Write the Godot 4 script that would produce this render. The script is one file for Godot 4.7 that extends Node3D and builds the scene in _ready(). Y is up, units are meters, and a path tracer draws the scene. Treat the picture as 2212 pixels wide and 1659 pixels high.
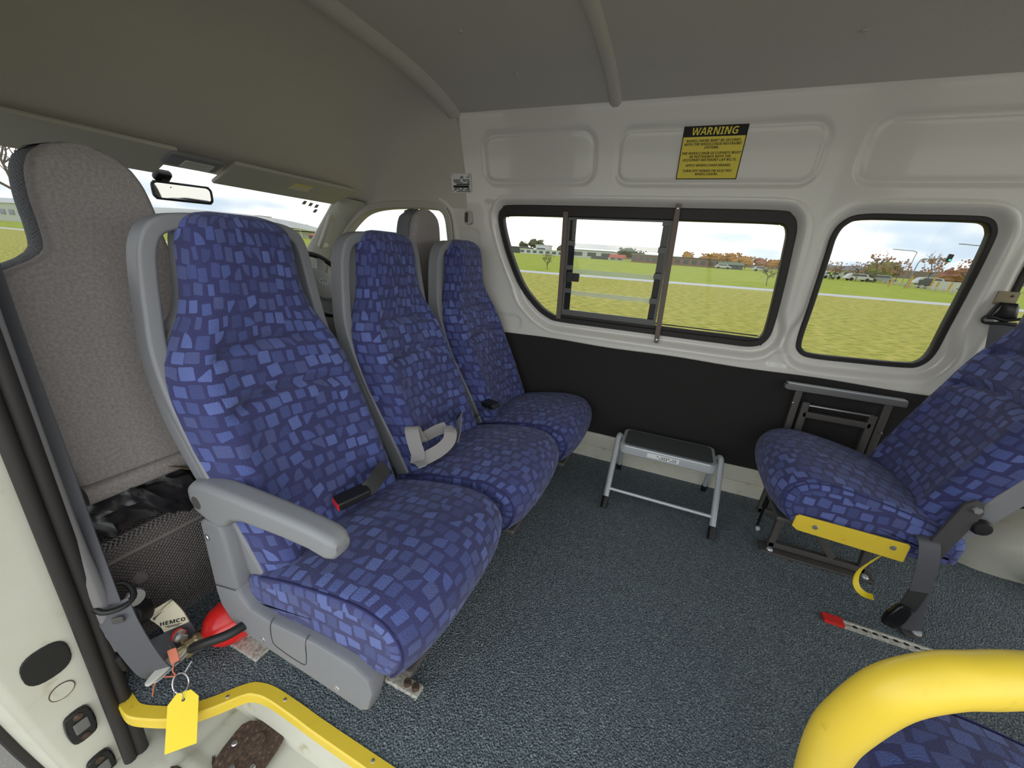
extends Node3D
# A minibus seen through its open sliding door. x runs to the rear of the bus, -z to the far side wall, y up, metres.
var M := {}
var rng := RandomNumberGenerator.new()
const EYE := Vector3(0, 1.15, 0)

# ------------------------------------------------------------------ nodes
func gx(n) -> Transform3D:
	var t := Transform3D()
	while n != self:
		t = n.transform * t
		n = n.get_parent()
	return t

func tag(o, label := "", category := "", group := "", kind := ""):
	if label: o.set_meta("label", label)
	if category: o.set_meta("category", category)
	if group: o.set_meta("group", group)
	if kind: o.set_meta("kind", kind)
	return o

func thing(called, base: Vector3, label := "", category := "", group := "", kind := ""):
	var o := Node3D.new()
	o.name = called
	add_child(o, true)
	o.position = base
	return tag(o, label, category, group, kind)

func part(called, mesh, mat, parent, xf := Transform3D()):
	var o := MeshInstance3D.new()
	o.name = called
	o.mesh = mesh
	o.material_override = mat
	parent.add_child(o, true)
	o.transform = gx(parent).affine_inverse() * xf
	return o

func at(x, y, z) -> Transform3D: return Transform3D(Basis(), Vector3(x, y, z))
func rot(x, y, z, ax, ay, az) -> Transform3D: return Transform3D(Basis.from_euler(Vector3(deg_to_rad(ax), deg_to_rad(ay), deg_to_rad(az))), Vector3(x, y, z))

# ------------------------------------------------------------------ meshes
func commit(V, T, I, deg := 42.0):
	var n: int = I.size() / 3
	var fn := PackedVector3Array()
	var fu := PackedVector3Array()
	fn.resize(n)
	fu.resize(n)
	var seen := {}
	for f in n:
		var a: Vector3 = V[I[3 * f]]
		var c: Vector3 = (V[I[3 * f + 2]] - a).cross(V[I[3 * f + 1]] - a)
		fn[f] = c
		fu[f] = c.normalized()
		for k in 3:
			var key := Vector3i((V[I[3 * f + k]] * 20000.0).round())
			if not seen.has(key): seen[key] = []
			seen[key].append(f)
	var lim := cos(deg_to_rad(deg))
	var v := PackedVector3Array()
	var nn := PackedVector3Array()
	var tt := PackedVector2Array()
	for f in n:
		if fn[f].length_squared() < 1e-20: continue
		for k in 3:
			var p: Vector3 = V[I[3 * f + k]]
			var s := Vector3.ZERO
			for g in seen[Vector3i((p * 20000.0).round())]:
				if fu[g].dot(fu[f]) > lim: s += fn[g]
			v.append(p)
			nn.append(s.normalized() if s.length_squared() > 1e-24 else fu[f])
			tt.append(T[I[3 * f + k]])
	var arr := []
	arr.resize(Mesh.ARRAY_MAX)
	arr[Mesh.ARRAY_VERTEX] = v
	arr[Mesh.ARRAY_NORMAL] = nn
	arr[Mesh.ARRAY_TEX_UV] = tt
	var m := ArrayMesh.new()
	m.add_surface_from_arrays(Mesh.PRIMITIVE_TRIANGLES, arr)
	return m

class Soup:
	var V := PackedVector3Array()
	var T := PackedVector2Array()
	var I := PackedInt32Array()

func loft_into(s: Soup, R: Array, cap := 3, closed := true):
	var m: int = R[0].size()
	var w := m + 1 if closed else m
	var mid = R[R.size() / 2]
	var us := [0.0]
	for i in m: us.append(us[i] + mid[i].distance_to(mid[(i + 1) % m]))
	var o := s.V.size()
	var vv := 0.0
	for j in R.size():
		if j > 0:
			var d := 0.0
			for i in m: d += R[j][i].distance_to(R[j - 1][i])
			vv += d / m
		for i in w:
			s.V.append(R[j][i % m])
			s.T.append(Vector2(us[i], vv))
	for j in R.size() - 1:
		for i in w - 1:
			var a := o + j * w + i
			s.I.append_array([a, a + w, a + 1, a + 1, a + w, a + w + 1])
	for e in 2:
		if cap & (1 << e):
			var r = R[0] if e == 0 else R[-1]
			var c := Vector3.ZERO
			for p in r: c += p
			c /= m
			var b := s.V.size()
			s.V.append(c)
			s.T.append(Vector2.ZERO)
			var e1: Vector3 = (r[0] - c).normalized()
			var nrm := Vector3.ZERO
			for i in m: nrm += (r[i] - c).cross(r[(i + 1) % m] - c)
			var e2 := nrm.normalized().cross(e1)
			for i in m:
				s.V.append(r[i])
				s.T.append(Vector2((r[i] - c).dot(e1), (r[i] - c).dot(e2)))
			for i in m:
				var x := b + 1 + i
				var y := b + 1 + (i + 1) % m
				s.I.append_array([b, x, y] if e == 0 else [b, y, x])

func loft(R, cap := 3, closed := true, deg := 42.0):
	var s := Soup.new()
	loft_into(s, R, cap, closed)
	return commit(s.V, s.T, s.I, deg)

func done(s: Soup, deg := 42.0): return commit(s.V, s.T, s.I, deg)

func pts(a) -> PackedVector3Array: # flat list -> Vector3 array
	var r := PackedVector3Array()
	for i in range(0, a.size(), 3): r.append(Vector3(a[i], a[i + 1], a[i + 2]))
	return r

func pts2(a) -> PackedVector2Array:
	var r := PackedVector2Array()
	for i in range(0, a.size(), 2): r.append(Vector2(a[i], a[i + 1]))
	return r

func cr(P, k := 6, closed := false): # Catmull-Rom
	var r = PackedVector3Array() if P is PackedVector3Array else PackedVector2Array()
	var n: int = P.size()
	for i in (n if closed else n - 1):
		var p0 = P[(i - 1 + n) % n] if closed else P[max(i - 1, 0)]
		var p3 = P[(i + 2) % n] if closed else P[min(i + 2, n - 1)]
		for j in k: r.append(P[i].cubic_interpolate(P[(i + 1) % n], p0, p3, float(j) / k))
	if not closed: r.append(P[n - 1])
	return r

func sweep_rings(P, prof, up := Vector3.UP, scl = null, closed := false):
	var R := []
	var n: int = P.size()
	var u := up
	for i in n:
		var t: Vector3 = ((P[(i + 1) % n] if closed else P[min(i + 1, n - 1)]) - (P[(i - 1 + n) % n] if closed else P[max(i - 1, 0)])).normalized()
		var r := t.cross(u)
		if r.length() < 1e-4: r = t.cross(Vector3(0.3, 0.5, 0.8))
		r = r.normalized()
		u = r.cross(t).normalized()
		var q := PackedVector3Array()
		var k: float = scl[i] if scl != null else 1.0
		for c in prof: q.append(P[i] + (r * c.x + u * c.y) * k)
		R.append(q)
	if closed: R.append(R[0])
	return R

func circle(r, n := 10) -> PackedVector2Array:
	var a := PackedVector2Array()
	for i in n: a.append(Vector2(r, 0).rotated(TAU * i / n))
	return a

func rrect(w, h, r, k := 3) -> PackedVector2Array:
	var a := PackedVector2Array()
	for c in 4:
		var o := Vector2([1, -1, -1, 1][c] * (w / 2 - r), [1, 1, -1, -1][c] * (h / 2 - r))
		for i in k + 1: a.append(o + Vector2(r, 0).rotated(PI / 2 * (c + float(i) / k)))
	return a

func tube(P, r, n := 10, scl = null): return loft(sweep_rings(P, circle(r, n), Vector3(0.13, 0.97, 0.21), scl))
func sweep(P, prof, up := Vector3.UP, scl = null, closed := false): return loft(sweep_rings(P, prof, up, scl, closed), 0 if closed else 3)

func ribbon(P, side, w, t := 0.002): # side: one vector, or one per point
	var R := []
	for i in P.size():
		var sd: Vector3 = (side[i] if side is PackedVector3Array else side)
		var tg: Vector3 = (P[min(i + 1, P.size() - 1)] - P[max(i - 1, 0)]).normalized()
		sd = (sd - tg * tg.dot(sd)).normalized()
		var nn := tg.cross(sd).normalized()
		R.append(PackedVector3Array([P[i] + sd * w / 2 + nn * t / 2, P[i] - sd * w / 2 + nn * t / 2, P[i] - sd * w / 2 - nn * t / 2, P[i] + sd * w / 2 - nn * t / 2]))
	return loft(R)

func rbox_rings(sx, sy, sz, r, k := 3):
	var R := []
	r = min(r, min(sx, min(sy, sz)) * 0.49)
	for a in [[-sy / 2, r], [-sy / 2 + r * 0.3, r * 0.3], [-sy / 2 + r, 0.0], [sy / 2 - r, 0.0], [sy / 2 - r * 0.3, r * 0.3], [sy / 2, r]]:
		var q := PackedVector3Array()
		var rr: float = max(r - a[1], 0.0005)
		for c in rrect(sx - 2 * a[1], sz - 2 * a[1], rr if a[1] > 0 else r, k): q.append(Vector3(c.x, a[0], c.y))
		R.append(q)
	return R

func rbox(sx, sy, sz, r := 0.004, k := 3): return loft(rbox_rings(sx, sy, sz, r, k))

func put(s: Soup, R, xf: Transform3D, cap := 3, closed := true):
	var Q := []
	for r in R: Q.append(xf * r)
	loft_into(s, Q, cap, closed)

func lathe_rings(prof, n := 16): # prof: (radius, height)
	var R := []
	for c in prof:
		var q := PackedVector3Array()
		for i in n: q.append(Vector3(c.x * cos(TAU * i / n), c.y, c.x * sin(TAU * i / n)))
		R.append(q)
	return R

func lathe(prof, n := 16): return loft(lathe_rings(prof, n))

func inset2(P, d):
	var n: int = P.size()
	var area := 0.0
	for i in n: area += P[i].cross(P[(i + 1) % n])
	var sg := 1.0 if area > 0 else -1.0
	var r := PackedVector2Array()
	for i in n:
		var a: Vector2 = (P[i] - P[(i - 1 + n) % n]).normalized()
		var b: Vector2 = (P[(i + 1) % n] - P[i]).normalized()
		var na := Vector2(-a.y, a.x) * sg
		var nb := Vector2(-b.y, b.x) * sg
		var mm := (na + nb).normalized()
		r.append(P[i] + mm * d / max(0.5, mm.dot(na)))
	return r

func prism_into(s: Soup, P, depth, bev := 0.0, xf := Transform3D()):
	var lay := [[-depth / 2, 0.0], [depth / 2, 0.0]]
	if bev > 0: lay = [[-depth / 2, bev], [-depth / 2 + bev * 0.3, bev * 0.3], [-depth / 2 + bev, 0.0], [depth / 2 - bev, 0.0], [depth / 2 - bev * 0.3, bev * 0.3], [depth / 2, bev]]
	var R := []
	for l in lay:
		var q := PackedVector3Array()
		for c in (inset2(P, l[1]) if l[1] > 0 else P): q.append(xf * Vector3(c.x, c.y, l[0]))
		R.append(q)
	loft_into(s, R, 0)
	var tri := Geometry2D.triangulate_polygon(P)
	for e in 2:
		var o := s.V.size()
		for i in P.size():
			s.V.append(R[0 if e == 0 else -1][i])
			s.T.append(P[i])
		for i in range(0, tri.size(), 3):
			s.I.append_array([o + tri[i], o + tri[i + 1], o + tri[i + 2]] if e == 0 else [o + tri[i], o + tri[i + 2], o + tri[i + 1]])

func prism(P, depth, bev := 0.0, xf := Transform3D()):
	var s := Soup.new()
	prism_into(s, P, depth, bev, xf)
	return done(s)

func field(nx, ny, P, U, keep = null): # heightfield, normals from its neighbours; nx, ny points
	var N := PackedVector3Array()
	N.resize(P.size())
	for j in ny:
		for i in nx:
			var a: Vector3 = P[j * nx + min(i + 1, nx - 1)] - P[j * nx + max(i - 1, 0)]
			var b: Vector3 = P[min(j + 1, ny - 1) * nx + i] - P[max(j - 1, 0) * nx + i]
			N[j * nx + i] = a.cross(b).normalized()
	var I := PackedInt32Array()
	for j in ny - 1:
		for i in nx - 1:
			var a: int = j * nx + i
			if keep != null and not keep[a]: continue
			I.append_array([a, a + nx, a + 1, a + 1, a + nx, a + nx + 1])
	var arr := []
	arr.resize(Mesh.ARRAY_MAX)
	arr[Mesh.ARRAY_VERTEX] = P
	arr[Mesh.ARRAY_NORMAL] = N
	arr[Mesh.ARRAY_TEX_UV] = U
	arr[Mesh.ARRAY_INDEX] = I
	var m := ArrayMesh.new()
	m.add_surface_from_arrays(Mesh.PRIMITIVE_TRIANGLES, arr)
	return m

func lut(tbl, x): # piecewise linear, tbl = [[x, y], ...]
	if x <= tbl[0][0]: return tbl[0][1]
	for i in tbl.size() - 1:
		if x <= tbl[i + 1][0]: return lerp(tbl[i][1], tbl[i + 1][1], (x - tbl[i][0]) / (tbl[i + 1][0] - tbl[i][0]))
	return tbl[-1][1]

func lutc(tbl, x): # smooth
	var n: int = tbl.size()
	if x <= tbl[0][0]: return tbl[0][1]
	for i in n - 1:
		if x <= tbl[i + 1][0]:
			return cubic_interpolate(tbl[i][1], tbl[i + 1][1], tbl[max(i - 1, 0)][1], tbl[min(i + 2, n - 1)][1], (x - tbl[i][0]) / (tbl[i + 1][0] - tbl[i][0]))
	return tbl[-1][1]

func sdf(P, p: Vector2): # signed distance to a polygon, negative inside
	var d := INF
	var inside := false
	var n: int = P.size()
	var j := n - 1
	for i in n:
		var a: Vector2 = P[i]
		var b: Vector2 = P[j]
		var e := b - a
		var w := p - a
		d = min(d, (w - e * clampf(w.dot(e) / e.length_squared(), 0, 1)).length_squared())
		if (a.y > p.y) != (b.y > p.y) and p.x < e.x * w.y / e.y + a.x: inside = not inside
		j = i
	return -sqrt(d) if inside else sqrt(d)

func rr_sdf(p: Vector2, c: Vector2, h: Vector2, r: float):
	var q := (p - c).abs() - h + Vector2(r, r)
	return Vector2(max(q.x, 0), max(q.y, 0)).length() + min(max(q.x, q.y), 0) - r

func words(s, height, mat, parent, xf, weight := 700, shear := 0.0, depth := 0.0006):
	var f := SystemFont.new()
	f.font_names = PackedStringArray(["Droid Sans"])
	f.font_weight = weight
	var t := TextMesh.new()
	t.text = s
	t.font = f
	t.font_size = 32
	t.pixel_size = height / 23.0
	t.depth = depth
	t.curve_step = 3.0
	var b := Basis(Vector3(1, 0, 0), Vector3(shear, 1, 0), Vector3(0, 0, 1))
	return part("lettering", t, mat, parent, xf * Transform3D(b, Vector3.ZERO))

# ------------------------------------------------------------------ materials
func mat(c: Color, rough := 0.7, metal := 0.0, extra := {}) -> StandardMaterial3D:
	var m := StandardMaterial3D.new()
	m.albedo_color = c
	m.roughness = rough
	m.metallic = metal
	for k in extra: m.set(k, extra[k])
	return m

func c8(r, g, b) -> Color: return Color8(r, g, b)

func noise_tex(freq, size := 512, normal := false, strength := 4.0, sd := 1, ramp = null, typ := FastNoiseLite.TYPE_SIMPLEX_SMOOTH, oct := 4):
	var n := FastNoiseLite.new()
	n.noise_type = typ
	n.frequency = freq
	n.seed = sd
	n.fractal_octaves = oct
	var t := NoiseTexture2D.new()
	t.width = size
	t.height = size
	t.seamless = true
	t.noise = n
	t.as_normal_map = normal
	t.bump_strength = strength
	if ramp: t.color_ramp = ramp
	return t

func ramp(a):
	var g := Gradient.new()
	var o := PackedFloat32Array()
	var c := PackedColorArray()
	for i in range(0, a.size(), 2):
		o.append(a[i])
		c.append(a[i + 1])
	g.offsets = o
	g.colors = c
	return g

func moquette(): # woven seat cover: scattered broken tiles in blues on navy
	var n := 1024
	var im := Image.create(n, n, false, Image.FORMAT_RGB8)
	im.fill(c8(53, 54, 99))
	var k := 14
	var cell := float(n) / k
	var cols := [c8(82, 94, 150), c8(76, 88, 144), c8(69, 78, 130), c8(63, 70, 118), c8(75, 83, 130), c8(90, 103, 160)]
	for row in k:
		for col in k:
			var cx := (col + 0.5 + 0.5 * (row % 2)) * cell + rng.randf_range(-0.09, 0.09) * cell
			var cy := (row + 0.5) * cell + rng.randf_range(-0.08, 0.08) * cell + (col % 3 - 1) * 0.12 * cell
			var hw := rng.randf_range(0.33, 0.45) * cell
			var hh := rng.randf_range(0.33, 0.44) * cell
			var ang := rng.randf_range(-0.14, 0.14)
			var style := rng.randi() % 11
			var cut := Vector2([-1, 1][rng.randi() % 2], [-1, 1][rng.randi() % 2])
			if style == 5: hw *= 0.6
			var color: Color = cols[rng.randi() % cols.size()]
			var R := int(cell * 0.62)
			for dy in range(-R, R + 1):
				for dx in range(-R, R + 1):
					var p := Vector2(dx, dy).rotated(ang) / Vector2(hw, hh)
					if absf(p.x) > 1.0 or absf(p.y) > 1.0: continue
					var q := p * cut
					if style == 1 and q.x > 0 - 1 and (q + Vector2(1, 1)).length() > 1.9: continue
					if style == 2 and q.x + q.y > 0.35: continue
					if style == 3 and q.x * 0.25 + q.y > 0.55: continue
					if (p.abs() - Vector2(0.75, 0.75)).x > 0 and (p.abs() - Vector2(0.75, 0.75)).y > 0 and p.abs().x + p.abs().y > 1.85: continue
					im.set_pixel(posmod(int(cx + dx), n), posmod(int(cy + dy), n), color)
	return ImageTexture.create_from_image(im)

func speckle(n: int, base: Color, flecks: Array, share: float):
	var im := Image.create(n, n, false, Image.FORMAT_RGB8)
	im.fill(base)
	for i in int(n * n * share):
		var c: Color = flecks[rng.randi() % flecks.size()]
		var x := rng.randi() % n
		var y := rng.randi() % n
		im.set_pixel(x, y, c)
		if i % 3 == 0: im.set_pixel((x + 1) % n, y, c)
	return ImageTexture.create_from_image(im)

func emboss(n: int, kind): # small repeated relief as a normal map
	var im := Image.create(n, n, false, Image.FORMAT_RGB8)
	for y in n:
		for x in n:
			var u := float(x) / n * TAU
			var v := float(y) / n * TAU
			var h := 0.0
			if kind == 0: h = pow(absf(cos((u + v) * 2) * cos((u - v) * 2)), 0.6)
			else: h = 0.5 + 0.5 * cos(u * 4) * cos(v * 4)
			im.set_pixel(x, y, Color(h, h, h))
	im.bump_map_to_normal_map(6.0)
	return ImageTexture.create_from_image(im)

func materials():
	var grain = noise_tex(0.35, 512, true, 3.0, 3)
	var fuzz = noise_tex(0.25, 512, true, 6.0, 5)
	var tri := func(s): return {"uv1_triplanar": true, "uv1_world_triplanar": true, "uv1_scale": Vector3(s, s, s)}
	var mix := func(a, b):
		var r = a.duplicate()
		r.merge(b, true)
		return r
	M.paint = mat(c8(222, 218, 209), 0.28, 0, {"clearcoat_enabled": true, "clearcoat": 0.5, "clearcoat_roughness": 0.06})
	M.paint_old = mat(c8(208, 206, 194), 0.4, 0, mix.call(tri.call(1.3), {"albedo_texture": noise_tex(0.012, 512, false, 1, 9, ramp([0.0, c8(255, 255, 252), 0.78, c8(250, 249, 243), 0.92, c8(232, 228, 214), 1.0, c8(206, 192, 166)]))}))
	M.liner = mat(c8(255, 255, 255), 0.95, 0, mix.call(tri.call(3.0), {"albedo_texture": noise_tex(0.4, 512, false, 1, 12, ramp([0.2, c8(192, 186, 176), 0.8, c8(216, 209, 198)])), "normal_enabled": true, "normal_texture": grain, "normal_scale": 0.5}))
	M.liner_plain = mat(c8(190, 186, 175), 0.9)
	M.board = mat(c8(38, 35, 34), 0.92, 0, mix.call(tri.call(4.0), {"normal_enabled": true, "normal_texture": fuzz, "normal_scale": 0.5}))
	var carpet = speckle(512, c8(88, 97, 102), [c8(106, 117, 121), c8(132, 143, 145), c8(68, 75, 82), c8(160, 169, 168), c8(94, 105, 113), c8(74, 83, 93)], 0.9)
	M.carpet = mat(c8(255, 255, 255), 0.97, 0, mix.call(tri.call(1.15), {"albedo_texture": carpet, "normal_enabled": true, "normal_texture": fuzz, "normal_scale": 1.0}))
	M.moquette = mat(Color.WHITE, 0.92, 0, {"albedo_texture": moquette(), "uv1_scale": Vector3(1.7, 1.7, 1.7), "rim_enabled": true, "rim": 0.25, "rim_tint": 0.6, "normal_enabled": true, "normal_texture": fuzz, "normal_scale": 0.35})
	M.piping = mat(c8(46, 47, 92), 0.9)
	M.shell = mat(c8(126, 126, 129), 0.5, 0, mix.call(tri.call(6.0), {"normal_enabled": true, "normal_texture": fuzz, "normal_scale": 0.15}))
	M.shell_light = mat(c8(134, 134, 136), 0.45, 0, mix.call(tri.call(6.0), {"normal_enabled": true, "normal_texture": fuzz, "normal_scale": 0.15}))
	M.felt = mat(c8(255, 255, 255), 0.96, 0, mix.call(tri.call(2.2), {"albedo_texture": noise_tex(0.09, 512, false, 1, 21, ramp([0.15, c8(144, 136, 134), 0.55, c8(160, 152, 149), 0.9, c8(172, 164, 161)]), FastNoiseLite.TYPE_SIMPLEX_SMOOTH, 5), "normal_enabled": true, "normal_texture": grain, "normal_scale": 0.6}))
	M.mesh_cloth = mat(c8(118, 120, 124), 0.85, 0, mix.call(tri.call(28.0), {"normal_enabled": true, "normal_texture": emboss(128, 1), "normal_scale": 1.6}))
	M.vinyl = mat(c8(138, 131, 128), 0.45, 0, mix.call(tri.call(22.0), {"normal_enabled": true, "normal_texture": emboss(128, 0), "normal_scale": 2.6}))
	M.vinyl_plain = mat(c8(134, 127, 124), 0.55)
	M.bag = mat(c8(46, 45, 48), 0.3)
	M.rubber = mat(c8(42, 38, 36), 0.6)
	M.rubber_light = mat(c8(128, 125, 126), 0.6)
	M.black = mat(c8(26, 25, 26), 0.5)
	M.black_gloss = mat(c8(22, 22, 23), 0.25)
	M.gasket = mat(c8(36, 32, 30), 0.55)
	M.bar = mat(c8(112, 98, 88), 0.5, 0.1)
	M.sash = mat(c8(100, 101, 98), 0.42, 0.25)
	M.yellow = mat(c8(230, 199, 62), 0.38, 0, mix.call(tri.call(2.2), {"albedo_texture": noise_tex(0.02, 512, false, 1, 33, ramp([0.0, Color.WHITE, 0.8, c8(252, 250, 244), 0.93, c8(216, 206, 170), 1.0, c8(150, 130, 90)]))}))
	M.yellow_tag = mat(c8(236, 208, 36), 0.55)
	M.red = mat(c8(226, 34, 30), 0.25, 0, {"clearcoat_enabled": true, "clearcoat": 0.6})
	M.red_matte = mat(c8(214, 42, 36), 0.6)
	M.metal = mat(c8(196, 196, 198), 0.3, 0.85)
	M.alu = mat(c8(196, 199, 202), 0.34, 0.3)
	M.alu_worn = mat(c8(208, 206, 198), 0.5, 0.2, mix.call(tri.call(5.0), {"albedo_texture": noise_tex(0.05, 256, false, 1, 41, ramp([0.3, Color.WHITE, 0.65, c8(216, 213, 204), 0.95, c8(166, 160, 148)]))}))
	M.brass = mat(c8(206, 188, 142), 0.32, 0.8)
	M.rust = mat(Color.WHITE, 0.85, 0.1, mix.call(tri.call(7.0), {"albedo_texture": noise_tex(0.04, 256, false, 1, 44, ramp([0.2, c8(60, 46, 38), 0.55, c8(76, 60, 50), 0.8, c8(98, 72, 54), 0.95, c8(150, 140, 130)]))}))
	M.steel_dark = mat(c8(84, 80, 77), 0.55, 0.2)
	M.steel_mid = mat(c8(112, 111, 109), 0.5, 0.2)
	M.belt = mat(c8(84, 84, 89), 0.62, 0, {"rim_enabled": true, "rim": 0.3})
	M.belt_black = mat(c8(38, 37, 37), 0.55, 0, {"rim_enabled": true, "rim": 0.4})
	M.belt_grey = mat(c8(140, 135, 132), 0.55, 0, {"rim_enabled": true, "rim": 0.3})
	M.cream = mat(c8(222, 214, 188), 0.7)
	M.ink = mat(c8(30, 26, 24), 0.7)
	M.sign_yellow = mat(c8(238, 216, 62), 0.4)
	M.white = mat(c8(232, 232, 230), 0.5)
	M.tag_orange = mat(c8(190, 106, 80), 0.6)
	M.mat_rubber = mat(c8(72, 74, 73), 0.88, 0, mix.call(tri.call(30.0), {"normal_enabled": true, "normal_texture": emboss(128, 1), "normal_scale": 0.6}))
	M.glass = mat(Color(0.2, 0.2, 0.19, 0.58), 0.03, 0, {"transparency": BaseMaterial3D.TRANSPARENCY_ALPHA})
	M.glass_edge = mat(Color(0.85, 0.9, 0.88, 0.3), 0.2, 0, {"transparency": BaseMaterial3D.TRANSPARENCY_ALPHA})
	M.clear_plastic = mat(Color(0.85, 0.84, 0.8, 0.75), 0.25, 0, {"transparency": BaseMaterial3D.TRANSPARENCY_ALPHA})
	M.mirror = mat(c8(235, 235, 235), 0.03, 1.0)
	M.dash = mat(c8(150, 150, 146), 0.6)
	M.dark_trim = mat(c8(70, 66, 66), 0.75)

# ------------------------------------------------------------------ sky
func make_sky():
	var w := 1024
	var h := 512
	var n1 := FastNoiseLite.new()
	n1.seed = 3
	n1.frequency = 1.0
	n1.fractal_octaves = 5
	var im := Image.create(w, h, false, Image.FORMAT_RGBF)
	var sun := Vector3(-0.35, 0.1, -0.93).normalized()
	for y in h:
		var el := PI / 2 - PI * (y + 0.5) / h
		for x in w:
			var az := TAU * (x + 0.5) / w
			var d := Vector3(cos(el) * sin(az), sin(el), -cos(el) * cos(az))
			var c := Color(0.9, 0.93, 0.95)
			if d.y > 0:
				var q := Vector3(d.x, 0, d.z) / (d.y + 0.16)
				var f := n1.get_noise_3d(q.x * 0.8, 3.0, q.z * 0.8) * 0.5 + 0.5
				f = smoothstep(0.34, 0.64, f)
				c = Color(0.52, 0.63, 0.73).lerp(Color(1.04, 1.02, 0.97), f)
			var g := acos(clampf(d.dot(sun), -1, 1))
			var k := exp(-g * g / 0.12)
			c = c.lerp(Color(1.0, 0.96, 0.86), 0.7 * k) * (1.0 + 0.45 * k)
			var hi := smoothstep(0.15, 0.9, d.y)
			c = c.lerp(Color(c.r * 0.42, c.g * 0.44, c.b * 0.46), hi)
			if d.y <= 0: c = Color(0.36, 0.36, 0.33)
			im.set_pixel(x, y, c)
	var m := PanoramaSkyMaterial.new()
	m.panorama = ImageTexture.create_from_image(im)
	m.energy_multiplier = SKY
	var s := Sky.new()
	s.sky_material = m
	return s

const SKY := 1.0
const EXPOSURE := 3.15

func stage():
	var cam := Camera3D.new()
	cam.name = "camera"
	add_child(cam)
	cam.fov = 90.0
	cam.near = 0.02
	cam.far = 2000
	cam.basis = Basis(Vector3.UP, deg_to_rad(21.8)) * Basis(Vector3.RIGHT, deg_to_rad(-18.7)) * Basis(Vector3.BACK, deg_to_rad(4.07))
	cam.position = EYE
	cam.current = true
	var e := Environment.new()
	e.background_mode = Environment.BG_SKY
	e.sky = make_sky()
	e.tonemap_mode = Environment.TONE_MAPPER_LINEAR
	e.tonemap_exposure = EXPOSURE
	e.sdfgi_enabled = true
	e.ssao_enabled = true
	e.ssil_enabled = true
	var we := WorldEnvironment.new()
	we.name = "environment"
	we.environment = e
	add_child(we)

# ------------------------------------------------------------------ the bus body
const ZT := [[0.0, -2.17], [0.72, -2.17], [0.85, -2.16], [1.0, -2.145], [1.2, -2.12], [1.4, -2.09], [1.6, -2.045], [1.8, -1.975], [1.95, -1.9]]
func zw(y) -> float: return lutc(ZT, y)
func mirror_z(z) -> float: return -2.44 - z

var WIN1 := pts2([-0.985, 1.335, -0.965, 1.372, -0.90, 1.386, -0.423, 1.388, 0.003, 1.388, 0.325, 1.388, 0.38, 1.375, 0.405, 1.335, 0.415, 1.25, 0.427, 1.10, 0.435, 0.93, 0.428, 0.85, 0.385, 0.812, 0.25, 0.807, -0.061, 0.807, -0.354, 0.807, -0.60, 0.808, -0.67, 0.822, -0.745, 0.868, -0.845, 0.972, -0.92, 1.115, -0.965, 1.24])
var WIN2 := pts2([0.572, 0.86, 0.59, 0.808, 0.645, 0.79, 0.82, 0.795, 0.97, 0.803, 1.02, 0.817, 1.045, 0.87, 1.048, 0.98, 1.05, 1.148, 1.046, 1.31, 1.036, 1.356, 1.01, 1.382, 0.96, 1.388, 0.807, 1.388, 0.64, 1.386, 0.585, 1.362, 0.565, 1.31, 0.567, 1.219, 0.571, 1.022])
var WIN3 := pts2([1.245, 0.86, 1.265, 0.81, 1.31, 0.795, 1.7, 0.795, 2.1, 0.795, 2.2, 0.82, 2.24, 0.88, 2.24, 1.1, 2.22, 1.32, 2.17, 1.38, 2.0, 1.388, 1.6, 1.388, 1.27, 1.388, 1.215, 1.37, 1.192, 1.32, 1.194, 1.15, 1.215, 1.0])
var CABWIN := pts2([-1.325, 0.9, -1.318, 1.1, -1.325, 1.25, -1.333, 1.32, -1.36, 1.362, -1.42, 1.378, -1.6, 1.382, -1.8, 1.372, -1.95, 1.34, -2.08, 1.26, -2.2, 1.15, -2.32, 1.0, -2.36, 0.9, -2.3, 0.84, -2.0, 0.82, -1.6, 0.82, -1.38, 0.83])

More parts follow.
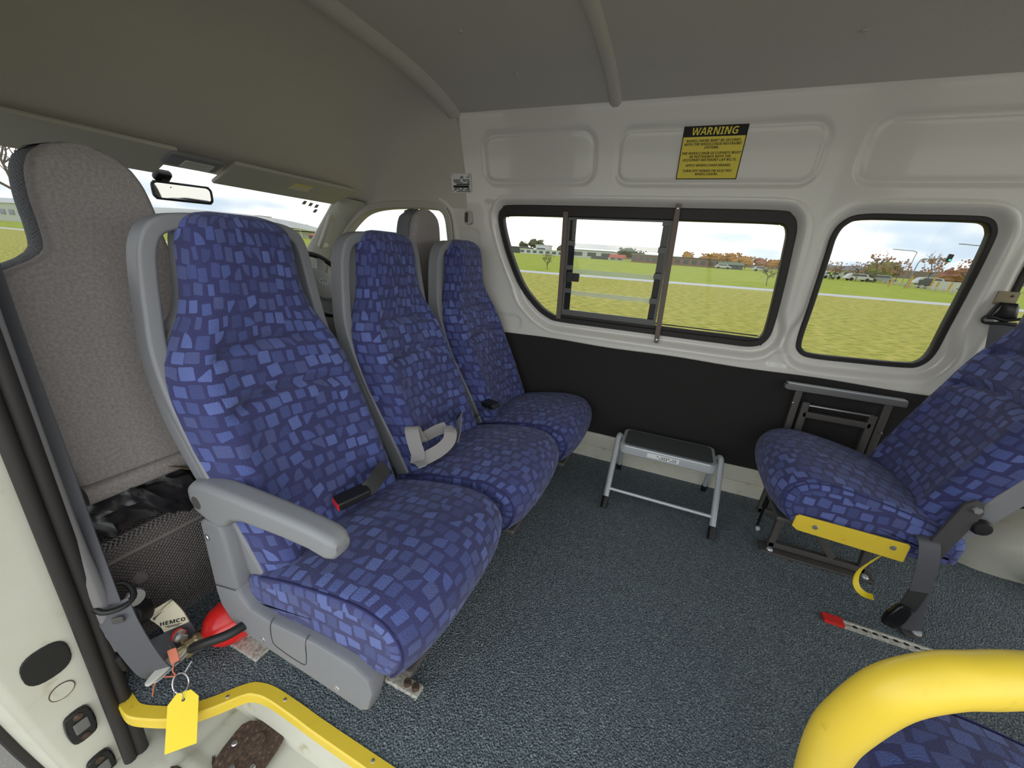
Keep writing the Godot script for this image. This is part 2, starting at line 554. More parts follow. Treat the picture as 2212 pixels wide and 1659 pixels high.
func side_wall(called, far: bool):
	var wins := []
	if far:
		for w in [WIN1, WIN2, WIN3, CABWIN]: wins.append(cr(w, 3, true))
	else:
		for w in [WIN3, CABWIN]: wins.append(cr(w, 3, true))
	var bb := []
	for w in wins:
		var r := Rect2(w[0], Vector2.ZERO)
		for p in w: r = r.expand(p)
		bb.append(r.grow(0.11))
	var x0 := -1.372 if far else 0.95
	var st := 0.0085 if far else 0.03
	var nx := int((2.6 - x0) / st) + 1
	var y0 := 0.66 if far else -0.02
	var ny := int((1.83 - y0) / st) + 1
	var P := PackedVector3Array()
	var U := PackedVector2Array()
	var keep := []
	var keep2 := []
	for j in ny:
		var y := y0 + j * st
		var zb: float = zw(y)
		for i in nx:
			var x := x0 + i * st
			var p := Vector2(x, y)
			var z := zb
			var cut := false
			var wide_cut := false
			for k in wins.size():
				if not bb[k].has_point(p): continue
				var d: float = sdf(wins[k], p)
				if d < 0.004: cut = true
				if d < 0.018: wide_cut = true
				var wide := lerpf(0.072, 0.042, smoothstep(0.85, 1.0, y))
				z -= 0.03 * (1.0 - smoothstep(wide - 0.03, wide, d))
				z += 0.004 * exp(-pow((d - wide - 0.008) / 0.008, 2))
			if far and y > 1.45:
				for a in [[-0.772, 1.607, 0.287, 0.104], [0.028, 1.603, 0.397, 0.102], [1.19, 1.607, 0.636, 0.1]]:
					if absf(x - a[0]) > a[2] + 0.05: continue
					var d: float = rr_sdf(p, Vector2(a[0], a[1]), Vector2(a[2], a[3]), 0.06)
					z -= 0.0065 * exp(-pow(d / 0.0105, 2)) + 0.0025 * (1.0 - smoothstep(-0.02, 0.0, d))
			if far and y < 0.84:
				var d: float = rr_sdf(p, Vector2(0.505, 0.757), Vector2(0.045 - (y - 0.757) * 0.25, 0.036), 0.02)
				z -= 0.006 * (1.0 - smoothstep(-0.012, 0.004, d))
				d = rr_sdf(p, Vector2(-0.94, 0.755), Vector2(0.105, 0.046), 0.04)
				z -= 0.006 * (1.0 - smoothstep(-0.012, 0.004, d))
			if far and x < -1.0:
				var d: float = rr_sdf(p, Vector2(-1.19, 1.1), Vector2(0.075, 0.175), 0.03)
				z -= 0.007 * (1.0 - smoothstep(-0.012, 0.004, d))
				d = rr_sdf(p, Vector2(-1.184, 1.328), Vector2(0.027, 0.037), 0.02)
				z -= 0.02 * (1.0 - smoothstep(-0.01, 0.0, d))
				d = rr_sdf(p, Vector2(-1.045, 1.39), Vector2(0.02 - (1.39 - y) * 0.3, 0.028), 0.008)
				z -= 0.004 * (1.0 - smoothstep(-0.008, 0.003, d))
			P.append(Vector3(x, y, z if far else mirror_z(z)))
			U.append(p)
			keep.append(not cut)
			keep2.append(not wide_cut)
	var o = part(called, field(nx, ny, P, U, keep), M.paint, self)
	tag(o, "", "", "", "structure")
	# an outer skin, so that the wall has thickness
	var Q := PackedVector3Array()
	for v in P: Q.append(v + Vector3(0, 0, -0.06 if far else 0.06))
	part("outer_skin", field(nx, ny, Q, U, keep2), M.paint, o)
	return o

func loop_rings(poly, w_in, w_out, front, back, top_extra := 0.0): # a frame lying in the far wall along a closed outline
	var R := []
	var n: int = poly.size()
	for i in n:
		var p: Vector2 = poly[i]
		var t: Vector2 = (poly[(i + 1) % n] - poly[(i - 1 + n) % n]).normalized()
		var nn := Vector2(t.y, -t.x)
		if sdf(poly, p + nn * 0.01) < 0: nn = -nn
		var wi: float = w_in + top_extra * max(0.0, -nn.y if top_extra < 0 else nn.y) * (1.0 if top_extra > 0 else -1.0)
		var q := PackedVector3Array()
		for c in [[w_out, back], [w_out, front - 0.004], [w_out - 0.004, front], [-wi + 0.005, front], [-wi, front - 0.006], [-wi, back]]:
			var a: Vector2 = p + nn * c[0]
			q.append(Vector3(a.x, a.y, zw(clampf(a.y, 0.7, 1.9)) + c[1]))
		R.append(q)
	R.append(R[0])
	return R

func pane(poly, off, called, parent, m = null):
	var s := Soup.new()
	var big := Geometry2D.offset_polygon(poly, 0.004)
	var pp: PackedVector2Array = big[0] if big.size() else poly
	# slice into bands so that the pane follows the lean of the wall
	for k in 6:
		var ya := 0.75 + k * 0.11
		var yb := ya + 0.11
		for c in Geometry2D.intersect_polygons(pp, PackedVector2Array([Vector2(-3, ya), Vector2(3, ya), Vector2(3, yb), Vector2(-3, yb)])):
			var tri := Geometry2D.triangulate_polygon(c)
			var o := s.V.size()
			for v in c:
				s.V.append(Vector3(v.x, v.y, zw(v.y) + off))
				s.T.append(v)
			for i in tri: s.I.append(o + i)
	return part(called, done(s, 60), m if m else M.glass, parent)

func box2(s: Soup, xa, xb, ya, yb, off, th): # a bar in the wall plane
	var R := []
	for k in 5:
		var y: float = lerp(ya, yb, k / 4.0)
		var z: float = zw(y) + off
		R.append(PackedVector3Array([Vector3(xa, y, z), Vector3(xa, y, z + th), Vector3(xb, y, z + th), Vector3(xb, y, z)]))
	loft_into(s, R)

func windows():
	var w = thing("window_1", Vector3(-0.28, 0.8, -2.17), "wide side window with a sliding middle pane in a black rubber frame", "", "", "structure")
	var P1 = cr(WIN1, 4, true)
	part("gasket", loft(loop_rings(P1, 0.016, 0.016, -0.012, -0.05, 0.022), 0), M.gasket, w)
	var inner := Geometry2D.offset_polygon(P1, -0.008)[0]
	var cut := func(a, b, c, d): return Geometry2D.intersect_polygons(inner, PackedVector2Array([Vector2(a, c), Vector2(b, c), Vector2(b, d), Vector2(a, d)]))[0]
	pane(cut.call(-1.1, -0.6, 0.7, 1.5), -0.045, "pane", w)
	pane(cut.call(-0.6, -0.08, 0.7, 1.5), -0.035, "sliding_pane", w)
	pane(cut.call(-0.08, 0.6, 0.7, 1.5), -0.045, "pane", w)
	var s := Soup.new()
	box2(s, -0.622, -0.596, 0.812, 1.374, -0.03, 0.026)
	part("post", done(s), M.bar, w)
	s = Soup.new()
	box2(s, -0.6, 0.425, 0.806, 0.84, -0.035, 0.012)
	box2(s, -0.6, 0.4, 0.848, 0.853, -0.035, 0.008)
	part("bottom_track", done(s), M.gasket, w)
	# sash with the pockets in its stiles
	s = Soup.new()
	box2(s, -0.595, -0.08, 0.838, 0.868, -0.03, 0.012)
	box2(s, -0.595, -0.08, 1.342, 1.385, -0.03, 0.012)
	box2(s, -0.595, -0.586, 0.86, 1.35, -0.03, 0.012)
	box2(s, -0.092, -0.08, 0.86, 1.35, -0.03, 0.012)
	for k in 4:
		box2(s, -0.59, -0.552, 0.975 + k * 0.125 - 0.012, 0.975 + k * 0.125 + 0.012, -0.03, 0.011)
		box2(s, -0.128, -0.086, 0.965 + k * 0.125 - 0.014, 0.965 + k * 0.125 + 0.014, -0.03, 0.011)
	part("sash", done(s), M.sash, w)
	s = Soup.new()
	box2(s, -0.588, -0.556, 0.86, 1.345, -0.042, 0.006)
	box2(s, -0.124, -0.088, 0.86, 1.345, -0.042, 0.006)
	part("stile_backing", done(s), M.black, w)
	for y in [0.965, 1.083, 1.215]:
		s = Soup.new()
		box2(s, -0.552, -0.128, y - 0.013, y + 0.011, -0.034, 0.005)
		part("louvre_edge", done(s), M.glass_edge, w)
	s = Soup.new()
	put(s, rbox_rings(0.03, 0.06, 0.02, 0.004), at(-0.566, 1.05, zw(1.05) - 0.012))
	put(s, rbox_rings(0.038, 0.044, 0.022, 0.005), at(-0.528, 1.05, zw(1.05) - 0.006))
	part("latch", done(s), M.black, w)
	# loose metal bar screwed across the window
	var b = thing("window_guard_bar", Vector3(-0.063, 0.76, -2.15), "upright brown metal bar screwed across the sliding side window", "metal bar")
	s = Soup.new()
	var R := []
	for k in 12:
		var y := lerpf(0.752, 1.418, k / 11.0)
		var z: float = zw(y) + (0.008 if k > 0 and k < 11 else 0.004)
		var cx := lerpf(-0.056, -0.071, k / 11.0)
		var q := PackedVector3Array()
		for c in rrect(0.026 if k > 0 and k < 11 else 0.02, 0.01, 0.003, 2): q.append(Vector3(cx + c.x, y, z + c.y))
		R.append(q)
	part("bar", loft(R), M.bar, b)
	for y in [0.77, 1.4]: part("screw", lathe(pts2([0.0, 0.003, 0.005, 0.002, 0.006, 0.0]), 8), M.metal, b, rot(-0.063 - (y - 1.08) * 0.023, y, zw(y) + 0.013, 90, 0, 0))
	w = thing("window_2", Vector3(0.8, 0.79, -2.17), "fixed side window with rounded corners behind the single seat", "", "", "structure")
	var P2 = cr(WIN2, 4, true)
	part("gasket", loft(loop_rings(P2, 0.009, 0.013, -0.018, -0.05), 0), M.gasket, w)
	pane(Geometry2D.offset_polygon(P2, -0.004)[0], -0.04, "pane", w)
	w = thing("window_3", Vector3(1.7, 0.79, -2.17), "rear side window behind the hanging seat belt", "", "", "structure")
	var P3 = cr(WIN3, 4, true)
	part("gasket", loft(loop_rings(P3, 0.009, 0.013, -0.018, -0.05), 0), M.gasket, w)
	pane(Geometry2D.offset_polygon(P3, -0.004)[0], -0.04, "pane", w)
	w = thing("window_4", Vector3(-1.8, 0.85, -2.12), "driver's door window with a rounded grey frame", "", "", "structure")
	var P4 = cr(CABWIN, 4, true)
	part("frame", loft(loop_rings(P4, 0.012, 0.03, 0.006, -0.06), 0), M.liner_plain, w)
	pane(Geometry2D.offset_polygon(P4, -0.008)[0], -0.05, "pane", w)

func shell():
	# floor: carpet cut along the door step
	var edge := pts2([-1.16, -0.262, -1.107, -0.256, -1.06, -0.252, -1.01, -0.266, -0.953, -0.295, -0.905, -0.34, -0.86, -0.398, -0.83, -0.415, -0.79, -0.421, -0.698, -0.421, -0.453, -0.418, 0.95, -0.418, 0.95, -0.27, 2.6, -0.27, 2.6, -2.18, -1.62, -2.18, -1.62, -0.27])
	var s := Soup.new()
	prism_into(s, edge, 0.03, 0.0, Transform3D(Basis(Vector3.RIGHT, PI / 2), Vector3(0, -0.015, 0)))
	tag(part("floor", done(s), M.carpet, self), "", "", "", "structure")
	var o = side_wall("wall_right", true)
	# behind the cab window: pillar between door window and side wall, door skin below
	side_wall("wall_left", false)
	# open tailgate frame at the rear
	var rf := Soup.new()
	put(rf, rbox_rings(0.08, 1.95, 0.12, 0.02), at(2.63, 0.9, -2.12))
	put(rf, rbox_rings(0.08, 1.95, 0.12, 0.02), at(2.63, 0.9, -0.32))
	put(rf, rbox_rings(0.08, 0.16, 1.9, 0.02), at(2.63, 1.86, -1.22))
	tag(part("wall_rear", done(rf), M.paint, self), "white frame of the open tailgate", "", "", "structure")
	# black lining board on the lower far wall, thin and slightly uneven
	var P := PackedVector3Array()
	var U := PackedVector2Array()
	for j in 10:
		for i in 120:
			var x := -1.45 + i * 0.0345
			var y: float = lerp(0.155, 0.692, j / 9.0)
			if j == 0: y += 0.004 * sin(i * 0.7) - (0.006 if i % 17 == 3 else 0.0)
			if j == 9: y += 0.003 * sin(i * 0.33)
			P.append(Vector3(x, y, -2.158 + 0.003 * sin(x * 5.0 + y * 3.0)))
			U.append(Vector2(x, y))
	var b = part("trim_1", field(120, 10, P, U), M.board, self)
	tag(b, "black carpet-covered board along the lower side wall", "", "", "structure")
	var back := Soup.new()
	put(back, rbox_rings(4.2, 0.7, 0.02, 0.002), at(0.6, 0.345, -2.185))
	part("backing", done(back), M.board, b)
	# white sill with a groove
	var prof := pts2([0.0, 0.0, 0.0, 0.062, -0.006, 0.068, -0.006, 0.074, 0.0, 0.08, 0.004, 0.12, -0.004, 0.162, -0.03, 0.162, -0.03, 0.0])
	s = Soup.new()
	var R := []
	for x in [-1.4, 2.6]:
		var q := PackedVector3Array()
		for c in prof: q.append(Vector3(x, c.y, -2.146 + c.x))
		R.append(q)
	loft_into(s, R)
	tag(part("baseboard_right", done(s, 20), M.paint_old, self), "", "", "", "structure")
	ceiling()
	cab()
	door_side()

func yc(z) -> float: # height of the rear roof lining
	var q: float = absf(z + 1.22) / 0.765
	return 1.8 + 0.078 * (1.0 - pow(min(q, 1.0), 3.2)) - max(0.0, q - 1.0) * 0.8

func ceiling():
	var P := PackedVector3Array()
	var U := PackedVector2Array()
	var nx := 90
	var nz := 61
	for j in nz:
		for i in nx:
			var x := -1.25 + i * 3.87 / (nx - 1)
			var z := -1.985 + j * 1.53 / (nz - 1)
			P.append(Vector3(x, yc(z), z))
			U.append(Vector2(x, z))
	var o = part("ceiling", field(nx, nz, P, U), M.liner, self)
	tag(o, "", "", "", "structure")
	part("outer_roof", rbox(4.6, 0.04, 2.0, 0.01), M.paint, o, at(0.5, 1.95, -1.22))
	for a in [[-0.4, 0.022, 0.016], [-1.215, 0.032, 0.03]]:
		var R := []
		for j in 41:
			var z := -1.98 + j * 1.52 / 40
			var t: float = a[1]
			var h: float = a[2]
			var q := PackedVector3Array()
			for c in [[-t * 1.5, 0.006], [-t, -h * 0.5], [-t * 0.5, -h], [t * 0.5, -h], [t, -h * 0.5], [t * 1.5, 0.006]]: q.append(Vector3(a[0] + c[0], yc(z) + c[1], z))
			R.append(q)
		part("rib", loft(R, 3, true, 60), M.liner, o)
	for a in [[-0.78, -1.75], [0.37, -1.72], [-0.87, -1.45]]:
		part("button", lathe(pts2([0.0, -0.006, 0.007, -0.005, 0.011, 0.0]), 12), M.liner_plain, o, at(a[0], yc(a[1]), a[1]))
	# cab part of the lining: a dome that comes down to the windscreen
	var R := []
	var sec := [[-1.19, 1.858, 0.26], [-1.26, 1.852, 0.27], [-1.38, 1.83, 0.29], [-1.5, 1.785, 0.32], [-1.6, 1.715, 0.36], [-1.7, 1.625, 0.42], [-1.78, 1.545, 0.5], [-1.84, 1.48, 0.6], [-1.9, 1.44, 0.7], [-1.97, 1.415, 0.8], [-2.06, 1.392, 0.9]]
	for a in sec:
		var q := PackedVector3Array()
		for i in 49:
			var th := PI * i / 48.0
			var cz := signf(cos(th)) * pow(absf(cos(th)), a[2])
			var sy := pow(sin(th), a[2] * 0.85)
			var yy: float = 1.375 + (a[1] - 1.375) * sy
			var half: float = -1.22 - zw(yy)
			q.append(Vector3(a[0], yy + 0.012 * (1 - absf(cz)), -1.22 - cz * half))
		R.append(q)
	var lp := PackedVector3Array()
	var lu := PackedVector2Array()
	for r in R:
		for v in r:
			lp.append(v)
			lu.append(Vector2(v.x, v.z))
	part("cab_lining", field(49, R.size(), lp, lu), M.liner, o)

func cab():
	# windscreen
	var w = thing("window_5", Vector3(-2.5, 0.85, -1.22), "wide windscreen of the cab", "", "", "structure")
	var R := []
	for k in 2:
		var q := PackedVector3Array()
		for i in 17:
			var z := lerpf(-0.36, -2.08, i / 16.0)
			var b := 0.14 * (1.0 - pow((z + 1.22) / 0.86, 2))
			q.append(Vector3(-2.06 - b * 0.4, 1.382, z) if k == 0 else Vector3(-2.7 - b, 0.84, z))
		R.append(q)
	part("pane", loft(R, 0, false), M.glass, w)
	var s := Soup.new()
	# A-pillars: padded covers between the windscreen and the door windows
	for far in [true, false]:
		var pa := pts([-2.04, 1.41, -1.95, -2.12, 1.372, -2.0, -2.28, 1.22, -2.02, -2.45, 1.062, -2.04, -2.72, 0.82, -2.06])
		var pb := pts([-1.9, 1.385, -2.085, -2.04, 1.305, -2.1, -2.17, 1.19, -2.115, -2.3, 1.04, -2.13, -2.38, 0.88, -2.15])
		var RR := []
		pa = cr(pa, 4)
		pb = cr(pb, 4)
		for i in pa.size():
			var q := PackedVector3Array()
			var n: Vector3 = Vector3(0.45, 0.1, 0.85).normalized()
			for c in [[0.0, -0.03], [0.0, 0.0], [0.12, 0.022], [0.4, 0.034], [0.75, 0.026], [0.95, 0.008], [1.0, -0.03]]: q.append(pa[i].lerp(pb[i], c[0]) + n * c[1])
			if not far:
				for k in q.size(): q[k].z = mirror_z(q[k].z)
			RR.append(q)
		part("pillar", loft(RR, 3, true, 60), M.liner_plain, w)
	for a in [[0, 0], [0.046, 0.004], [0.092, 0.008], [0.104, 0.034]]:
		part("sticker", rbox(0.028, 0.001, 0.022, 0.0004), M.shell, w, rot(-2.115 - a[1] * 1.1, 1.352 - a[1], -1.80 - a[0], 0, 0, 40))
	# dashboard with cowl
	var prof := pts2([-2.75, 0.35, -2.2, 0.35, -2.12, 0.5, -2.08, 0.78, -2.12, 0.88, -2.22, 0.93, -2.45, 0.93, -2.75, 0.84])
	s = Soup.new()
	prism_into(s, prof, 1.72, 0.02, at(0, 0, -1.22))
	var d = part("dashboard", done(s), M.dash, self)
	tag(d, "pale grey dashboard below the windscreen", "dashboard")
	part("vent_frame", rbox(0.03, 0.1, 0.16, 0.01), M.shell, d, at(-2.07, 0.83, -1.98))
	for k in 6: part("vent_slat", rbox(0.012, 0.006, 0.13, 0.002), M.white, d, at(-2.054, 0.792 + k * 0.0155, -1.98))
	part("instrument_cluster", rbox(0.05, 0.09, 0.3, 0.02), M.black, d, at(-2.085, 0.86, -1.72))
	# a sill that closes the cab below the windows
	s = Soup.new()
	put(s, rbox_rings(1.5, 0.84, 0.05, 0.01), at(-2.07, 0.41, -2.18))
	put(s, rbox_rings(1.5, 0.84, 0.05, 0.01), at(-2.07, 0.41, -0.26))
	put(s, rbox_rings(0.05, 0.9, 1.9, 0.01), at(-2.8, 0.4, -1.22))
	tag(part("wall_front", done(s), M.dark_trim, self), "", "", "", "structure")
	tag(part("trim_2", rbox(1.5, 0.04, 1.9, 0.01), M.dark_trim, self, at(-2.07, -0.03, -1.22)), "dark cab floor", "", "", "structure")

func door_side():
	# white door jamb, outer edge leaning in towards the sill
	var P := PackedVector3Array()
	var U := PackedVector2Array()
	var ny := 40
	for j in ny:
		var y := lerpf(-0.5, 1.75, j / 39.0)
		var zo: float = lut([[-0.5, -0.165], [-0.2, -0.135], [0.0, -0.108], [0.2, -0.085], [0.5, -0.05], [1.75, -0.05]], y)
		for i in 9:
			var f := i / 8.0
			var z: float = lerp(-0.245, zo, f)
			var x := -1.14 - 0.05 * smoothstep(0.86, 1.0, f)
			P.append(Vector3(x, y, z))
			U.append(Vector2(z, y))
	var j = part("wall_jamb", field(9, ny, P, U), M.paint_old, self)
	tag(j, "white painted door jamb", "", "", "structure")
	part("edge_strip", tube(pts([-1.19, -0.5, -0.16, -1.19, -0.2, -0.13, -1.19, 0.0, -0.103, -1.19, 0.2, -0.08, -1.19, 0.5, -0.045, -1.19, 1.75, -0.045]), 0.009, 8), M.rubber, j)
	var body := Soup.new()
	put(body, rbox_rings(0.5, 2.25, 0.04, 0.01), at(-1.46, 0.62, -0.19))
	part("outer_panel", done(body), M.paint_old, j)
	var s := Soup.new()
	# plugs, striker and edge strip on the jamb
	var oval := PackedVector2Array()
	for i in 24:
		var a := TAU * i / 24
		oval.append(Vector2(0.037 * signf(cos(a)) * pow(absf(cos(a)), 0.8), 0.044 * signf(sin(a)) * pow(absf(sin(a)), 0.7)))
	part("access_plug", prism(oval, 0.006, 0.002), M.black, j, rot(-1.138, 0.218, -0.178, 0, 90, 0))
	part("paint_plug", prism(circle(0.02, 20), 0.003, 0.001), M.paint_old, j, rot(-1.139, 0.122, -0.182, 0, 90, 0))
	part("plug_ring", sweep(ring(0.0205, 20), circle(0.0011, 5), Vector3.UP, null, true), M.rust, j, rot(-1.1385, 0.122, -0.182, 0, 0, 90))
	for a in [[0.0, -0.186], [-0.17, -0.19]]:
		var k = part("striker_plate", prism(cr(pts2([-0.016, -0.045, 0.016, -0.045, 0.024, -0.02, 0.024, 0.02, 0.016, 0.045, -0.016, 0.045, -0.024, 0.02, -0.024, -0.02]), 3, true), 0.014, 0.004), M.black_gloss, j, rot(-1.136, a[0], a[1], 0, 90, 0))
		part("pocket", rbox(0.026, 0.034, 0.006, 0.003), M.steel_mid, k, rot(-1.128, a[0] + 0.002, a[1], 0, 90, 0))
		for q in [-0.034, 0.034]: part("bolt", lathe(pts2([0, 0.004, 0.008, 0.003, 0.009, 0]), 10), M.rust, k, rot(-1.129, a[0] + q, a[1], 0, 0, -90))
	# rubber door seal: two ridges
	s = Soup.new()
	loft_into(s, sweep_rings(pts([-1.112, 1.75, -0.236, -1.112, 0.3, -0.236, -1.112, -0.1, -0.234, -1.106, -0.5, -0.228]), circle(0.0135, 10), Vector3.RIGHT))
	loft_into(s, sweep_rings(pts([-1.118, 1.75, -0.262, -1.118, 0.3, -0.262, -1.114, -0.1, -0.258, -1.106, -0.5, -0.25]), circle(0.0155, 10), Vector3.RIGHT))
	tag(part("trim_3", done(s), M.rubber, self), "black rubber door seal", "", "", "structure")
	# grey pillar cover
	var path = cr(pts([-1.15, 1.75, -0.28, -1.145, 1.1, -0.276, -1.135, 0.7, -0.273, -1.13, 0.5, -0.272, -1.12, 0.3, -0.274, -1.115, 0.16, -0.276]), 4)
	var sc := []
	for p in path: sc.append(lut([[0.16, 0.5], [0.22, 0.8], [0.36, 0.95], [0.45, 0.85], [0.7, 0.75], [1.7, 0.75]], p.y))
	tag(part("trim_4", sweep(path, rrect(0.05, 0.04, 0.018), Vector3(0, 0, 1), sc), M.rubber_light, self), "grey moulded cover down the door pillar", "", "", "structure")
	tag(part("trim_5", rbox(0.36, 1.9, 0.03, 0.01), M.dark_trim, self, at(-1.35, 0.9, -0.262)), "dark inner pillar panel", "", "", "structure")
	# door header above the opening
	tag(part("trim_6", rbox(2.15, 0.5, 0.08, 0.02), M.liner_plain, self, at(-0.1, 1.78, -0.34)), "grey header above the sliding door", "", "", "structure")
	# step well, white paint with pressed ridges and rust
	var sp := PackedVector3Array()
	var su := PackedVector2Array()
	var nx := 130
	var nz := 30
	for b in nz:
		for a in nx:
			var x := -1.14 + a * 2.1 / (nx - 1)
			var z := -0.45 + b * 0.35 / (nz - 1)
			var y := -0.205
			y += 0.012 * smoothstep(-0.32, -0.3, z) - 0.018 * smoothstep(-0.17, -0.14, z)
			y += 0.006 * (1.0 - smoothstep(0.012, 0.02, absf(x + 0.8 - (z + 0.3) * 0.8)))
			y -= 0.006 * (1.0 - smoothstep(0.01, 0.016, absf(x + 1.0)))
			sp.append(Vector3(x, y, z))
			su.append(Vector2(x, z))
	var st = part("door_step", field(nx, nz, sp, su), M.paint_old, self)
	tag(st, "white painted step well below the yellow edge", "step", "", "structure")
	s = Soup.new()
	put(s, rbox_rings(2.1, 0.2, 0.02, 0.004), at(-0.09, -0.13, -0.44))
	put(s, rbox_rings(2.1, 0.3, 0.02, 0.004), at(-0.09, -0.36, -0.1))
	part("riser", done(s), M.paint_old, st)
	part("drain_hole", lathe(pts2([0, 0.001, 0.012, 0.001, 0.014, 0]), 14), M.black, st, at(-0.94, -0.192, -0.245))
	# small rust marks with their own outline
	for a in [[-0.9, -0.352, 0.02, 0.011, 0.7], [-0.905, -0.315, 0.03, 0.007, -0.5], [-0.865, -0.29, 0.024, 0.005, -0.3], [-0.985, -0.27, 0.014, 0.004, 0.4]]:
		var blot := PackedVector2Array()
		for i in 18:
			var q := TAU * i / 18
			blot.append(Vector2(a[2] * cos(q), a[3] * sin(q)) * rng.randf_range(0.65, 1.2))
		var zz: float = a[1]
		part("rust_mark", prism(blot, 0.0008), M.rust, st, Transform3D(Basis(Vector3.UP, a[4]) * Basis(Vector3.RIGHT, PI / 2), Vector3(a[0], -0.2045 + 0.012 * smoothstep(-0.32, -0.3, zz), zz)))
	# pressed rusty bracket
	var br = thing("rusty_bracket", Vector3(-0.86, -0.2, -0.385), "rusty brown pressed metal bracket under the yellow step edge", "bracket")
	part("plate", prism(cr(pts2([-0.07, -0.045, -0.035, -0.06, 0.05, -0.05, 0.07, 0.0, 0.06, 0.06, -0.05, 0.06, -0.072, 0.01]), 3, true), 0.008, 0.003), M.rust, br, rot(-0.845, -0.187, -0.37, -82, 12, 0))
	part("boss", lathe(pts2([0, 0.012, 0.022, 0.011, 0.026, 0.0]), 16), M.rust, br, rot(-0.84, -0.184, -0.39, 8, 0, 0))
	for a in [[-0.895, -0.365], [-0.845, -0.325], [-0.8, -0.35], [-0.885, -0.41]]: part("hole_rim", lathe(pts2([0, 0.003, 0.006, 0.003, 0.008, 0]), 10), M.metal, br, at(a[0], -0.182 + (a[1] + 0.37) * 0.12, a[1]))
	# yellow nosing along the carpet edge
	var y = thing("step_edge_strip", Vector3(-0.8, 0.0, -0.41), "bright yellow plastic strip along the curved step edge", "step strip")
	var ep = cr(pts([-1.122, 0, -0.246, -1.107, 0, -0.25, -1.06, 0, -0.246, -1.01, 0, -0.262, -0.953, 0, -0.29, -0.905, 0, -0.335, -0.86, 0, -0.392, -0.835, 0, -0.408, -0.79, 0, -0.416, -0.698, 0, -0.416, -0.453, 0, -0.413, 0.95, 0, -0.413]), 5)
	part("strip", sweep(ep, pts2([-0.024, 0.002, -0.024, 0.0045, 0.004, 0.0045, 0.0075, 0.001, 0.0075, -0.026, 0.0035, -0.026, 0.0035, 0.0]), Vector3.UP), M.yellow, y)
	for i in [3, 27, 43, 50]: part("screw", lathe(pts2([0, 0.003, 0.004, 0.002, 0.005, 0]), 8), M.metal, y, at(ep[i].x, 0.004, ep[i].z - 0.012))

func ring(r, n := 20) -> PackedVector3Array:
	var p := PackedVector3Array()
	for i in n: p.append(Vector3(r * cos(TAU * i / n), 0, r * sin(TAU * i / n)))
	return p

# ------------------------------------------------------------------ passenger seats (x forward along the seat, built as the rear-facing row stands)
const BW := [[0.24, 0.235], [0.3, 0.245], [0.5, 0.255], [0.68, 0.262], [0.78, 0.258], [0.84, 0.243], [0.89, 0.216], [0.94, 0.186], [0.99, 0.167], [1.06, 0.156], [1.12, 0.15], [1.16, 0.142], [1.18, 0.128], [1.193, 0.1], [1.2, 0.06], [1.203, 0.01]]
const BX := [[0.2, -0.8], [0.27, -0.83], [0.38, -0.885], [0.48, -0.94], [0.64, -1.02], [0.76, -1.075], [0.86, -1.112], [1.0, -1.13], [1.1, -1.135], [1.2, -1.132]]
const BT := [[0.2, 0.03], [0.28, 0.06], [0.5, 0.085], [0.65, 0.09], [0.8, 0.085], [0.95, 0.076], [1.1, 0.07], [1.16, 0.058], [1.19, 0.032], [1.203, 0.008]]

func back_mesh():
	var R := []
	var y := 0.24
	while y < 1.2031:
		var w: float = lutc(BW, y)
		var x0: float = lutc(BX, y)
		var t: float = lutc(BT, y)
		var q := PackedVector3Array()
		for i in 25:
			var s := -1.0 + i / 12.0
			s = signf(s) * pow(absf(s), 0.8)
			var f := pow(max(0.0, 1.0 - pow(absf(s), 4.5)), 0.45)
			var low := smoothstep(1.0, 0.82, y)
			var x := x0 + t * f
			x += low * (0.03 * exp(-pow((absf(s) - 0.8) / 0.16, 2)) - 0.012 * exp(-pow(s / 0.6, 2))) * smoothstep(0.24, 0.34, y)
			var inside := 1.0 - smoothstep(0.62, 0.78, absf(s))
			var c1 := 0.742 - 0.05 * s * s
			var c2 := 0.872 - 0.04 * s * s
			x -= inside * (0.013 * exp(-pow((y - c1) / 0.011, 2)) + 0.013 * exp(-pow((y - c2) / 0.011, 2)))
			x += inside * 0.014 * (smoothstep(c1 - 0.12, c1 - 0.015, y) * smoothstep(c1 + 0.002, c1 - 0.01, y))
			x += inside * 0.012 * (smoothstep(c1 + 0.01, c1 + 0.03, y) * smoothstep(c2, c2 - 0.02, y))
			q.append(Vector3(x, y, s * w))
		for i in 5: q.append(Vector3(x0 - 0.012, y, w * (0.96 - i * 0.48)))
		R.append(q)
		y += 0.0085 if y < 1.14 else 0.0045
	return loft(R, 3, true, 50)

